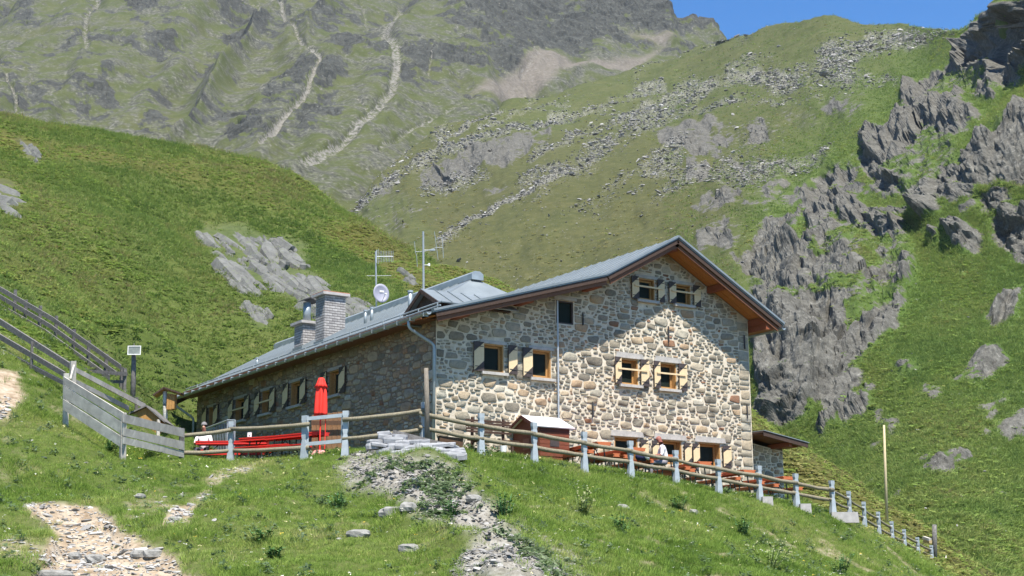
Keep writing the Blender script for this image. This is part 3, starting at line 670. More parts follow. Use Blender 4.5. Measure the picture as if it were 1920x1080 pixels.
def rubble(W, parent, u0, u1, vb, vt, openings, rmin, rmax, seed, asp=1.5, keep=300, margin=0.03, quoin=None, lit=True):
    """random rubble: every stone its own irregular rounded block, the 300 largest as objects"""
    g = np.random.default_rng(seed); openings0 = list(openings)
    if quoin: openings = openings + [((uc - .50, uc + .1) if sg > 0 else (uc - .1, uc + .50)) + (-5, 12) for uc, sg in quoin]
    A = np.zeros((0, 2)); Rr = np.zeros(0)
    area = (u1 - u0) * 6
    for q in range(3):
        for _ in range(int(area * (40, 130, 330)[q])):
            r = rmax * (1 - 0.35 * g.random()) if q == 0 else (rmin + (rmax - rmin) * g.random() ** 2 * 0.75 if q == 1 else rmin * (0.75 + 0.4 * g.random()))
            if q == 0 and g.random() > 0.10: continue
            x = u0 + (u1 - u0) * g.random(); y = vb + (8.0 - vb) * g.random()
            if y > vt(x) - 0.05: continue
            if any(o[0] - 0.04 < x < o[1] + 0.04 and o[2] - 0.04 < y < o[3] + 0.04 for o in openings): continue
            X = x / asp
            if len(Rr) and (np.hypot(A[:, 0] - X, A[:, 1] - y) < (Rr + r) * 0.64).any(): continue
            A = np.vstack([A, [X, y]]); Rr = np.append(Rr, r)
    stones = []
    if quoin:                                              # long and short corner blocks
        for uc, sg in quoin:
            y = vb; k = 0
            while y < vt(uc - sg * .1) - .35:
                h_ = g.uniform(.16, .40); L = g.uniform(.50, .58) if k % 2 else g.uniform(.44, .54); a, b = sorted((uc - sg * .035, uc - sg * L)); k += 1
                if not any(o[0] - .05 < b and o[1] + .05 > a and o[2] - .05 < y + h_ and o[3] + .05 > y for o in openings0):
                    j = lambda: g.uniform(-.018, .018)
                    Q = np.array([(a + .02 + j(), y + .02 + j()), ((a + b) / 2, y + .018 + j()), (b - .02 + j(), y + .02 + j()), (b - .012, y + h_ / 2), (b - .02 + j(), y + h_ - .02 + j()), ((a + b) / 2, y + h_ - .018 + j()), (a + .02 + j(), y + h_ - .02 + j()), (a + .012, y + h_ / 2)])
                    stones.append(((b - a) * h_, Q.mean(0), Q, g.uniform(.42, .66)))
                y += h_
    for i in range(len(A)):
        cx, cy = A[i]; R = rmax * 2.4
        d = np.hypot(A[:, 0] - cx, A[:, 1] - cy); nb = np.where((d < R * 1.6) & (d > 1e-6))[0]; nb = nb[np.argsort(d[nb])][:18]
        lim = Rr[i] * 2.5 + .05
        poly = [(cx + lim * math.cos(k * math.pi / 4 + .39), cy + lim * math.sin(k * math.pi / 4 + .39)) for k in range(8)]
        for j in nb:
            dx, dy = A[j] - A[i]; L = d[j]
            h = (L * L + Rr[i] ** 2 - Rr[j] ** 2) / (2 * L)
            an = math.atan2(dy, dx); sn = round(an / (math.pi / 2)) * math.pi / 2; an2 = an + (sn - an) * .62      # masons lay them level
            mx, my = cx + dx / L * h, cy + dy / L * h; dx, dy = math.cos(an2), math.sin(an2); L = 1.0
            poly = clip(poly, dx, dy, mx * dx + my * dy - 0.009 - 0.012 * g.random())
            if len(poly) < 3: break
        if len(poly) < 3: continue
        poly = [(x * asp, y) for x, y in poly]; x0 = cx * asp
        poly = clip(poly, -1, 0, -(u0 + margin)); poly = clip(poly, 1, 0, u1 - margin)
        sl_ = (vt(x0 + .05) - vt(x0 - .05)) / .1
        poly = clip(poly, -sl_, 1, vt(x0) - sl_ * x0 - 0.02); poly = clip(poly, 0, -1, -vb)
        for o in openings:
            if len(poly) < 3: break
            xs = [p[0] for p in poly]; ys = [p[1] for p in poly]
            if max(xs) < o[0] - .02 or min(xs) > o[1] + .02 or max(ys) < o[2] - .02 or min(ys) > o[3] + .02: continue
            s_ = [(o[0] - x0, (1, 0, o[0] - .025)), (x0 - o[1], (-1, 0, -o[1] - .025)), (o[2] - cy, (0, 1, o[2] - .025)), (cy - o[3], (0, -1, -o[3] - .025))]
            poly = clip(poly, *max(s_, key=lambda q: q[0])[1])
        if len(poly) < 3: continue
        # cut the corners
        P = np.array(poly); n = len(P)
        P = P[[k for k in range(n) if np.hypot(*(P[k] - P[k - 1])) > 0.025]] if n > 3 else P
        n = len(P)
        if n < 3: continue
        c = P.mean(0); ar = 0.5 * abs(sum(P[k][0] * P[(k + 1) % n][1] - P[(k + 1) % n][0] * P[k][1] for k in range(n)))
        if ar < 0.004: continue
        Q = []
        for k in range(n):
            f1 = 0.05 + 0.13 * g.random(); f2 = 0.05 + 0.13 * g.random()
            Q.append(P[k] * (1 - f1) + P[k - 1] * f1); Q.append(P[k] * (1 - f2) + P[(k + 1) % n] * f2)
        if len(Q) > 12: Q = [Q[k] for k in range(len(Q)) if k % 4 != 3 or len(Q) < 13]
        stones.append((ar, c, np.array(Q)))
    stones.sort(key=lambda q: -q[0])
    rest = MB()
    for idx, (ar, c, Q, *qt) in enumerate(stones):
        n = len(Q); h = 0.014 + 0.020 * g.random() + 0.010 * min(1, ar / .15); gx, gy = g.normal(0, 0.10, 2)
        tr = g.random(); tint = g.random() * 0.62 if tr < .73 else (0.62 + g.random() * .16 if tr < .92 else (0.78 + 0.16 * g.random() if tr < .955 else 1.0))
        if qt: tint = qt[0]
        if abs(tint - .5) < .002: tint = .51
        vs = [W.p(q[0], q[1], -0.02) for q in Q]
        ins = 0.97; cap = 0.84
        vs += [W.p(*(c + (q - c) * ins), h * 0.72 + 0.012 * g.normal() * .6) for q in Q]
        vs += [W.p(*(c + (q - c) * cap), h + (q - c) @ np.array([gx, gy]) * 0.6) for q in Q]
        fs = [(k, (k + 1) % n, n + (k + 1) % n, n + k) for k in range(n)] + [(n + k, n + (k + 1) % n, 2 * n + (k + 1) % n, 2 * n + k) for k in range(n)] + [tuple(range(2 * n, 3 * n))]
        if idx < keep:
            MB().add(vs, fs, 0, tint).build('stone', M_STONE, parent, smooth=True)
        else:
            rest.add(vs, fs, 0, tint)
    if rest.v:
        meta(rest.build('small_stones', M_STONE, parent, smooth=True), kind='stuff')
    return len(stones)

# windows: (u0, u1, v0, v1)
G_WIN = [(1.72, 2.50, 2.54, 3.44), (3.57, 4.33, 2.50, 3.42), (7.17, 7.93, 2.56, 3.44), (8.84, 9.60, 2.54, 3.44), (8.00, 8.74, 5.56, 6.32), (9.64, 10.36, 5.58, 6.30)]
G_BASE = [(6.86, 7.84, -0.02, 0.78), (8.74, 9.74, -0.04, 0.78), (10.50, 11.48, -0.06, 0.78)]
G_DARK = (4.56, 5.26, 4.38, 5.16)
S_Y = []
for (a, b, vtop, vbot) in [(391, 403, 777, 800), (441, 461, 752, 787), (491, 509, 742, 772), (545, 566, 720, 763), (617, 639, 700, 740)]:
    ya = on(a, (vtop + vbot) / 2, 0, 0)[1]; yb = on(b, (vtop + vbot) / 2, 0, 0)[1]; S_Y.append((-ya, -yb))
S_WIN = [(a, b, 2.50, 3.38) for a, b in S_Y]
g_open = G_WIN + G_BASE + [G_DARK]
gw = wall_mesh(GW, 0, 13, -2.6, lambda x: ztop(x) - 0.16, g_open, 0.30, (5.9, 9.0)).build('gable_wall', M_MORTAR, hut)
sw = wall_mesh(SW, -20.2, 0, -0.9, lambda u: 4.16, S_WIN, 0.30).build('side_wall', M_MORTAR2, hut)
lint_open = []
def pad(o, l, r, b, t): return (o[0] - l, o[1] + r, o[2] - b, o[3] + t)
gob = [pad(o, 0.0, 0.0, 0.16, 0.2) for o in G_WIN] + [pad(o, 0.02, 0.02, 0.0, 0.22) for o in G_BASE] + [pad(G_DARK, .02, .02, .02, .16)]
rubble(GW, gw, 0, 13, -2.3, lambda x: ztop(x) - 0.2, gob, 0.055, 0.19, 3, asp=2.1, quoin=[(13, 1)])
rubble(SW, sw, -20.2, 0, -0.7, lambda u: 4.1, [pad(o, 0, 0, .1, .12) for o in S_WIN], 0.07, 0.2, 5, asp=2.0)
# the walls one does not see
mb = MB()
for P_ in ([(13, 0, -2.6), (13, 9.5, -1.5), (13, 9.5, 5.3), (13, 0, 5.3)], [(13, 9.5, -1.5), (8, 9.5, -1), (8, 9.5, 7.2), (9, 9.5, 7.5), (13, 9.5, 5.3)], [(8, 9.5, -1), (8, 20.2, 0), (8, 20.2, 4.2), (8, 9.5, 4.2)],
           [(8, 20.2, 0), (0, 20.2, -.9), (0, 20.2, 4.2), (4, 20.2, 6.45), (8, 20.2, 4.2)]):
    mb.add(P_, [tuple(range(len(P_)))])
mb.build('rear_wall', M_MORTAR, hut)

def make_window(W, o, sill=True, lintel='flat', rec=0.2, mull=False):
    u0, u1, v0, v1 = o; A = W.ax(); t = 0.045
    mb = MB()                                              # lining boards
    d = rec
    for (a, b, c, e) in ((u0, u0 + t, v0, v1), (u1 - t, u1, v0, v1), (u0 + t, u1 - t, v0, v0 + t), (u0 + t, u1 - t, v1 - t, v1)):
        mb.box(W.p((a + b) / 2, (c + e) / 2, -d / 2 - 0.01), (b - a - .004, e - c - .004, d), A)
    w = mb.build('window', M_PINE, hut)
    mb = MB(); s = 0.06; a0, a1, b0, b1 = u0 + t, u1 - t, v0 + t, v1 - t
    for (a, b, c, e) in ((a0, a0 + s, b0, b1), (a1 - s, a1, b0, b1), (a0 + s, a1 - s, b0, b0 + s), (a0 + s, a1 - s, b1 - s, b1)):
        mb.box(W.p((a + b) / 2, (c + e) / 2, -d + 0.0), (b - a - .004, e - c - .004, .05), A)
    if mull: mb.box(W.p((a0 + a1) / 2, (b0 + b1) / 2, -d + .003), (0.05, b1 - b0 - 2 * s, .05), A)
    mb.build('frame', M_PINE, w)
    MB().box(W.p((u0 + u1) / 2, (v0 + v1) / 2, -d - 0.02), (a1 - a0 - s, b1 - b0 - s, .012), A).build('pane', M_GLASS, w)
    if sill:
        MB().box(W.p((u0 + u1) / 2, v0 - 0.055, 0.0), (u1 - u0 + .20, .09, .30), A).build('sill', M_LINTEL if sill != 'wood' else M_CREAM, w)
    if lintel == 'stone':
        j = random.uniform(-.03, .03)
        c = [(u0 - .2 + j, v1 + .015), (u1 + .22 + j, v1 + .015), (u1 + .17 + j, v1 + .19), (u0 - .15 + j, v1 + .21)]
        MB().prism([W.p(a, b, -0.1) for a, b in c], W.N * 0.17).build('lintel', M_LINTEL, w)
    else:
        MB().box(W.p((u0 + u1) / 2, v1 + 0.06, -.02), (u1 - u0 + .24, .11, .12), A).build('lintel', M_LINTEL, w)
    return w
def make_shutter(W, u0, u1, v0, v1, n=0.095):
    A = W.ax(); mb = MB(); h = v1 - v0; wd = u1 - u0
    for k in range(3):
        a = u0 + wd * k / 3; mb.box(W.p(a + wd / 6, (v0 + v1) / 2, n), (wd / 3 - .004, h, .03), A)
    sh = mb.build('shutter', M_SHUT, hut)
    lo0, lo1, hi0, hi1 = v0 + .02, v0 + .36 * h, v0 + .66 * h, v1 - .02
    MB().prism([W.p(u0 + .008, lo0, n + .016), W.p(u1 - .008, lo1, n + .016), W.p(u1 - .008, hi1, n + .016), W.p(u0 + .008, hi0, n + .016)], W.N * .007).build('painted_band', M_CREAM, sh)
    for vv in (v0 + .16 * h, v1 - .16 * h):
        MB().box(W.p((u0 + u1) / 2, vv, n + .028), (wd * .8, .025, .008), A).build('hinge', M_IRON, sh)
    return sh
def stay(W, u0, u1, v, n=0.14):
    MB().box(W.p((u0 + u1) / 2, v, n), (u1 - u0, .055, .04), W.ax()).build('stay_bar', M_CREAM, hut)
for i, o in enumerate(G_WIN):
    make_window(GW, o, lintel='stone' if i in (2, 3) else 'flat', rec=0.24 if i in (2, 3) else .17)
SHUT = [(1.32, 1.70), (2.62, 2.96), (3.18, 3.55), None, (6.88, 7.15), (7.97, 8.33), (8.54, 8.82), (9.64, 10.0), (7.66, 7.98), (8.80, 9.10), (9.30, 9.62), (10.42, 10.74)]
for k, q in enumerate(SHUT):
    if q is None: continue
    o = G_WIN[k // 2]; make_shutter(GW, q[0], q[1], o[2] - 0.02, o[3] + 0.02)
for i, a, b in ((2, 6.98, 8.22), (3, 8.64, 9.9), (4, 7.76, 9.0), (5, 9.4, 10.66)):
    o = G_WIN[i]; stay(GW, a, b, (o[2] + o[3]) / 2 + 0.06)
for o in G_BASE: make_window(GW, o, lintel='stone', rec=.27, sill=False)
for a, b in ((7.9, 8.22), (8.38, 8.70), (9.78, 10.10), (10.16, 10.46), (11.52, 11.9)): make_shutter(GW, a, b, -0.04, 0.72)
mb = MB(); u0, u1, v0, v1 = G_DARK
for (a, b, c, e) in ((u0, u0 + .05, v0, v1), (u1 - .05, u1, v0, v1), (u0 + .05, u1 - .05, v0, v0 + .05), (u0 + .05, u1 - .05, v1 - .05, v1)):
    mb.box(GW.p((a + b) / 2, (c + e) / 2, -.06), (b - a, e - c, .08), GW.ax())
dw = mb.build('window', M_SHUT, hut); meta(dw, 'dark unlit opening without shutters')
MB().box(GW.p((u0 + u1) / 2, (v0 + v1) / 2, -.1), (u1 - u0 - .1, v1 - v0 - .1, .012), GW.ax()).build('pane', M_GLASS, dw)
MB().box(GW.p((u0 + u1) / 2, v1 + .07, .0), (u1 - u0 + .2, .12, .14), GW.ax()).build('lintel', M_LINTEL, dw)
for i, o in enumerate(S_WIN):
    make_window(SW, o, rec=.2, sill=True)
    wl_ = 0.48
    make_shutter(SW, o[0] - wl_ - .02, o[0] - .03, o[2] - .02, o[3] + .02); make_shutter(SW, o[1] + .03, o[1] + wl_ + .02, o[2] - .02, o[3] + .02)
    if i in (1, 2): stay(SW, o[0] - .3, o[1] + .3, (o[2] + o[3]) / 2)
for x, z, h in ((5.6, 4.6, .4), (5.95, 1.6, .5), (9.25, 4.45, .55), (12.75, 4.5, .5), (12.75, 2.0, .5), (11.95, 3.9, .0), (0.3, 3.0, .0)):
    if h: MB().box(GW.p(x, z, .07), (.04, h, .04), GW.ax()).build('wall_anchor', M_IRON, hut)

# roofs: boarded slabs under sheet metal
def slab(name, P, th, mat, parent=hut, up=True):
    P = [np.array(p, float) for p in P]; n = np.cross(P[1] - P[0], P[2] - P[0]); n /= np.linalg.norm(n)
    if n[2] < 0: P = P[::-1]; n = -n
    return MB().prism([p - n * th for p in P], n * th).build(name, mat, parent)
Y0 = -1.0
def seams(roof, a, b, d, n0, n1, stepv, h=.035):
    """ribs running from edge line a->b in direction d"""
    a, b, d = map(lambda q: np.array(q, float), (a, b, d)); L = np.linalg.norm(b - a); k = int(L / stepv)
    nrm = np.cross(b - a, d); nrm /= np.linalg.norm(nrm); nrm *= np.sign(nrm[2]); e = (b - a) / L; dl = np.linalg.norm(d); du = d / dl
    for i in range(1, k):
        p = a + e * (stepv * i) + d / 2 + nrm * (h / 2 - .002)
        MB().box(p, (dl - .04, .025, h), [du, np.cross(nrm, du), nrm]).build('seam', M_ZINC, roof)
r1 = slab('roof', [(9, Y0 - .04, ZR(9) + .02), (13.80, Y0 - .04, ZR(13.80) + .02), (13.80, 9.9, ZR(13.80) + .02), (9, 9.9, ZR(9) + .02)], .05, M_ZINC)
r2 = slab('roof', [(5.9, Y0 - .04, ZU(5.9) + .02), (9, Y0 - .04, ZU(9) + .02), (9, 9.9, ZU(9) + .02), (5.9, 9.9, ZU(5.9) + .02)], .05, M_ZINC)
r3 = slab('roof', [(-.70, Y0 - .04, ZL(-.70) + .02), (5.9, Y0 - .04, ZL(5.9) + .02), (5.9, 5.4, ZL(5.9) + .02), (-.70, 5.4, ZL(-.70) + .02)], .05, M_ZINC)
seams(r2, (9, Y0, ZU(9) + .02), (9, 9.8, ZU(9) + .02), (-3.1, 0, ZU(5.9) - ZU(9)), 0, 0, .55)
seams(r3, (5.9, Y0, ZL(5.9) + .02), (5.9, 5.3, ZL(5.9) + .02), (-6.6, 0, ZL(-.7) - ZL(5.9)), 0, 0, .55)
# raised ribs of metal along the verge
for (xa, za), (xb, zb) in (((-.70, ZL(-.7)), (5.9, ZL(5.9))), ((5.9, ZU(5.9)), (9, ZU(9))), ((9, ZR(9)), (13.8, ZR(13.8)))):
    p, q = np.array([xa, Y0 + .0, za + .05]), np.array([xb, Y0 + .0, zb + .05]); e = (q - p); L = np.linalg.norm(e); e /= L; nn = np.array([-e[2], 0, e[0]])
    MB().box((p + q) / 2, (L - .01, .16, .07), [e, [0, 1, 0], nn]).build('verge_flashing', M_ZINC, hut)
def barge(xa, za, xb, zb, drop, h, y, th, mat, name):
    p, q = np.array([xa, y, za]), np.array([xb, y, zb]); e = q - p; L = np.linalg.norm(e); e /= L; nn = np.array([-e[2], 0, e[0]])
    MB().box((p + q) / 2 - nn * (drop + h / 2), (L, th, h), [e, [0, 1, 0], nn]).build(name, mat, hut)
for (xa, za), (xb, zb) in (((-.62, ZL(-.62)), (5.9, ZL(5.9))), ((5.93, ZU(5.93)), (8.97, ZU(8.97))), ((9.03, ZR(9.03)), (13.72, ZR(13.72)))):
    barge(xa, za, xb, zb, .03, .15, Y0 - .005, .05, M_BARGE, 'barge_board')
    barge(xa + .03, za, xb - .03, zb, .183, .13, Y0 + .06, .05, M_BARGE2, 'barge_board')
# soffit planks between the wall and the barge board, and dark trim
for (xa, za), (xb, zb) in (((-.60, ZL(-.60)), (5.88, ZL(5.88))), ((5.92, ZU(5.92)), (8.98, ZU(8.98))), ((9.02, ZR(9.02)), (13.68, ZR(13.68)))):
    for k in range(6):
        y = -0.07 - k * .142; barge(xa, za, xb, zb, .09 + (.006 if k % 2 else 0), .03, y, .136, M_SOFFIT, 'soffit_plank')
for x, zf in ((9.0, ZR), (11.2, ZR), (13.1, ZR), (7.2, ZU), (5.7, ZL), (3.0, ZL), (0.6, ZL)):
    z = zf(x) - .24 - (.08 if x == 9.0 else 0); MB().box((x, -.38, z), (.20, .98, .22)).build('purlin', M_PURLIN, hut)
# closed eave box at the right corner
MB().prism([(13.05, -.9, ZR(13.05) - .16), (13.66, -.9, ZR(13.66) - .13), (13.66, -.9, 4.93), (13.05, -.9, 4.86)][::-1], (0, 9.6, 0)).build('eave_box', M_PURLIN, hut)
# wing roof
WR = 4.0; WYE = 20.9; HY = 0.9; RY = 4.3; ZRG = ZW(WR)
wleft = slab('roof', [(-.84, HY, ZW(-.84)), (WR, RY, ZRG), (WR, WYE, ZRG), (-.84, WYE, ZW(-.84))], .05, M_ZINC)
whip = slab('roof', [(-.82, HY - .02, ZW(-.82) - .01), (8.82, HY - .02, ZW(-.82) - .01), (WR, RY - .02, ZRG - .01)], .05, M_ZINC)
wright = slab('roof', [(8.84, HY, ZW(-.84)), (WR, RY, ZRG), (WR, WYE, ZRG), (8.84, WYE, ZW(-.84))], .05, M_ZINC)
dvec = np.array([WR + .84, 0, ZRG - ZW(-.84)])
seams(wleft, (-.84, RY + .1, ZW(-.84)), (-.84, WYE, ZW(-.84)), dvec, 0, 0, .6)
mb = MB().prism([(WR - .24, 4.0, ZRG - .12), (WR + .24, 4.0, ZRG - .12), (WR + .24, 4.0, ZRG + .09), (WR + .1, 4.0, ZRG + .19), (WR - .1, 4.0, ZRG + .19), (WR - .24, 4.0, ZRG + .09)], (0, 17.0, 0))
mb.build('ridge_cap', M_ZINCD, hut)
MB().box((-.70, 10.4, 4.02), (.04, 21.4, .20)).build('fascia', M_BARGE2, hut)
for k in range(4):
    MB().box((-.60 + k * .16, 10.35, 3.975 + k * .012), (.152, 20.9, .025)).build('soffit_plank', M_BARGE2, hut)
MB().box((1.65, 20.86, 5.12), (math.hypot(4.7, 4.7 * .558), .05, .2), [np.array([1, 0, .558]) / math.hypot(1, .558), [0, 1, 0], np.array([-.558, 0, 1]) / math.hypot(1, .558)]).build('barge_board', M_BARGE, hut)
def gutter(p, q, r, name='gutter', mat=M_ZINCD, parent=hut):
    p, q = np.array(p, float), np.array(q, float); d = (q - p) / np.linalg.norm(q - p); s_ = np.cross(d, [0, 0, 1.0]); mb = MB(); n = 8
    prof = [(math.cos(math.pi + math.pi * k / n), math.sin(math.pi + math.pi * k / n)) for k in range(n + 1)] + [(.86, -.05), (0, -.4), (-.86, -.05)]
    return mb.prism([p + s_ * a * r + np.array([0, 0, b * r]) for a, b in prof][::-1], q - p).build(name, mat, parent)
gut = gutter((-.83, Y0, 4.02), (-.83, 20.95, 3.95), .085)
for k in range(26):
    y = Y0 + .2 + k * .84
    MB().box((-.83, y, 3.965), (.185, .03, .12)).build('bracket', M_ZINCD, gut)
for z, x in ((.20, -.32), (.11, -.40)):
    MB().tube([(x, Y0 + .05, ZW(x) + z - .02), (x, 20.8, ZW(x) + z - .05)], .024, 6).build('snow_guard', M_ZINCD, hut)
for k in range(18):
    y = Y0 + .3 + k * 1.18; MB().box((-.36, y, ZW(-.36) + .07), (.03, .03, .26)).build('snow_guard_bracket', M_ZINCD, hut)
def pipe(pts, r, name='downpipe', mat=M_ZINCD):
    # round the bends
    P = [np.array(p, float) for p in pts]; out = [P[0]]
    for a, b, c in zip(P[:-2], P[1:-1], P[2:]):
        la, lc = np.linalg.norm(a - b), np.linalg.norm(c - b); f = min(.12, la * .45, lc * .45); u = b + (a - b) / la * f; w = b + (c - b) / lc * f
        for t in (0, .33, .67, 1): out.append((1 - t) ** 2 * u + 2 * t * (1 - t) * b + t * t * w)
    out.append(P[-1]); return MB().tube(out, r, 10).build(name, mat, hut, smooth=True)
pipe([(-.83, .25, 3.97), (-.83, .25, 3.72), (-.09, -.05, 3.22), (-.09, -.05, -.4)], .052)
pipe([(-.83, 20.6, 3.90), (-.83, 20.6, 3.62), (-.09, 20.35, 3.1), (-.09, 20.35, -.2)], .052)
mb = MB().tube([(4.52, -.14, 5.1), (4.52, -.14, .3)], .03, 8); mb.build('lightning_conductor', simple('bright_galvanised', (0.374, 0.394, 0.408), .4, .1, 5, metal=.3, spec=.5), hut)
gutter((13.82, Y0, 4.98), (13.82, 9.9, 4.95), .085)
pipe([(13.80, 1.2, 4.93), (13.80, 1.2, 4.72), (13.12, .9, 4.40), (13.12, .9, 0)], .05)
# dormer on the low roof
dz = 5.13
mb = MB().prism([(0.06, -.24, 4.5), (0.06, 1.66, 4.46), (0.06, .71, 5.06)][::-1], (2.6, 0, 0)).add([(0.06, -.22, 4.2), (0.06, 1.64, 4.2), (0.06, 1.64, 4.47), (0.06, -.22, 4.5)], [(0, 3, 2, 1)])
dm = mb.build('dormer', M_BARGE, hut)
for sgn, yf, zf in ((-1, -.40, 4.54), (1, 1.80, 4.50)):
    a, b = np.array([-.16, .71, dz]), np.array([-.16, yf, zf])
    slab('dormer_roof', [a, a + [3.0, 0, 0], b + [3.0, 0, 0], b], .04, M_ZINC, dm)
    MB().box((a + b) / 2 + [.0, 0, -.085], (.04, np.linalg.norm(a - b), .12), [[1, 0, 0], (b - a) / np.linalg.norm(b - a), np.cross([1, 0, 0], (b - a) / np.linalg.norm(b - a))]).build('dormer_barge', M_BARGE, dm)
    for k in range(1, 5):
        o_ = np.array([k * .5, 0, .02]); d_ = b - a; MB().box((a + b) / 2 + o_, (.02, np.linalg.norm(d_), .03), [[1, 0, 0], d_ / np.linalg.norm(d_), np.cross([1, 0, 0], d_ / np.linalg.norm(d_))]).build('seam', M_ZINC, dm)
# chimneys
def onwing(px, py):
    r = ray(px, py); t = (3.97 + .558 * (CAM[0] + .8) - CAM[2]) / (r[2] - .558 * r[0]); return CAM + r * t
def chimney(px, py, wx, wy, pytop, label, red=False):
    c = onwing(px, py); x0, y0 = c[0], c[1]; dep = (c - CAM) @ FWD
    zt = (at(px, pytop, dep))[2]; zb = ZW(x0) - .05; cx, cy = x0 + wx / 2, y0 + wy / 2
    ch = MB().box((cx, cy, (zb + zt) / 2 - .05), (wx - .03, wy - .03, zt - zb - .1)).build('chimney', M_JOINT, hut); meta(ch, label)
    course = .096; n = int((zt - .10 - zb) / course)
    for k in range(n):
        z = zb + .05 + k * course
        for axis in (0, 1):
            L = (wx, wy)[axis]; m = max(2, round(L / .23)); bw = L / m
            for sd in ((-1,) if (axis == 1 or True) else (-1, 1)):
                off = (k % 2) * .5
                us = [0] + [(i + off) * bw for i in range(m + 1) if 0.02 < (i + off) * bw < L - .02] + [L]
                for a, b in zip(us[:-1], us[1:]):
                    if b - a < .05: continue
                    mid = (a + b) / 2
                    if axis == 0: p, sz = (x0 + mid, y0 + .03, z + .036), (b - a - .014, .06, .074)
                    else: p, sz = (x0 + .03, y0 + mid, z + .036), (.06, b - a - .014, .074)
                    if axis == 1 and a == 0: p = (p[0], p[1] + .033, p[2]); sz = (sz[0], sz[1] - .062, sz[2])
                    MB().box(p, sz, t=random.random() * .98 + .005).build('brick', M_BRICK, ch)
    MB().box((cx, cy, zt - .06), (wx + .24, wy + .24, .10)).build('cap', M_CONC, ch)
    if red: MB().box((cx, cy, zt + .005), (wx + .20, wy + .20, .03)).build('cap_tile', simple('terracotta_edge', (0.36, 0.15, 0.09), .85, .2, 8), ch)
    MB().prism([(x0 - .04, y0 - .04, ZW(x0 - .04) - .02), (x0 + wx + .04, y0 - .04, ZW(x0 + wx + .04) - .02), (x0 + wx + .04, y0 - .04, ZW(x0 + wx + .04) + .16), (x0 - .04, y0 - .04, ZW(x0 - .04) + .16)], (0, wy + .08, 0)).build('flashing', M_ZINC, ch)
    return ch, cx, cy, zt
ch1, _, _, _ = chimney(607, 643, .86, .75, 542, 'taller pale brick chimney with wide concrete cap', True)
ch2, cx, cy, zt = chimney(567, 655, .62, .78, 598, 'lower brick chimney with metal flue on top')
fl = MB().tube([(cx + .02, cy, zt), (cx + .02, cy, zt + .78)], .15, 12).build('flue', M_ZINCD, ch2, smooth=True)
zt += .80
MB().prism([(cx - .34, cy - .3, zt + .0), (cx + .02, cy - .3, zt + .17), (cx + .38, cy - .3, zt + .0), (cx + .02, cy - .3, zt + .12)][::-1], (0, .6, 0)).build('flue_hood', M_IRON, ch2)
for px, py, h, r in ((482, 686, .32, .055), (685, 606, .48, .06), (697, 602, .5, .06), (769, 584, .7, .075), (629, 629, .24, .05)):
    c = onwing(px, py); v = MB().tube([c - [0, 0, .1], c + [0, 0, h]], r, 10).build('vent_pipe', M_ZINCD, hut, smooth=True)
    MB().tube([c + [0, 0, h - .05], c + [0, 0, h + .02]], r * 1.3, 10).build('cap', M_ZINCD, v)

# low annex at the right
an = thing('stone_annex', (14.2, 2.5, -1.6), 'low stone annex with sloping dark roof against the right end of the hut', 'annex')
_e = on(1515, 829, 1, -.57); _s = on(1413, 801, 1, -.57); ASL = (_s[2] - _e[2]) / (_e[0] - _s[0]); AXE = _e[0]; AZ0 = _s[2] + ASL * (_s[0] - 13.02)
AW = Wall((13, .5, 0), (1, 0, 0), (0, 0, 1)); za = lambda u: AZ0 - .2 - ASL * u
aw = wall_mesh(AW, .02, 1.92, -2.9, lambda u: za(u) - .08, [], .2).build('wall', M_MORTAR, an)
rubble(AW, aw, .02, 1.92, -2.6, lambda u: za(u) - .1, [], .07, .2, 11)
MB().add([(14.92, .5, -2.9), (14.92, 6, -2.5), (14.92, 6, 1.0), (14.92, .5, 1.0)], [(0, 1, 2, 3)]).build('end_wall', M_MORTAR, an)
RW = AXE - 13.02; RD = ASL * RW
ar = slab('roof', [(13.02, -.55, AZ0 - .03), (AXE, -.55, AZ0 - .03 - RD), (AXE, 6.2, AZ0 - .03 - RD), (13.02, 6.2, AZ0 - .03)], .06, M_BARGE, an)
MB().prism([(13.02, -.57, AZ0 - .20), (AXE, -.57, AZ0 - .20 - RD), (AXE, -.57, AZ0 - .04 - RD), (13.02, -.57, AZ0 - .04)], (0, .04, 0)).build('barge_board', M_BARGE, ar)
slab('sheet', [(13.02, -.60, AZ0), (AXE + .05, -.60, AZ0 - RD - .01), (AXE + .05, 6.25, AZ0 - RD - .01), (13.02, 6.25, AZ0)], .025, M_ZINC, ar)
for k in range(7):
    y = -.45 + k * .14; MB().prism([(13.02, y, AZ0 - .13), (AXE - .05, y, AZ0 - .13 - RD), (AXE - .05, y, AZ0 - .11 - RD), (13.02, y, AZ0 - .11)], (0, .13, 0)).build('soffit_plank', M_BARGE2, ar)
MB().box((AXE - .75, .1, AZ0 - RD - .12), (.16, 1.1, .16)).build('purlin', M_PURLIN, an); MB().box((AXE - .35, 2.9, AZ0 - RD - .13), (.6, 6, .05)).build('soffit', M_PURLIN, an)

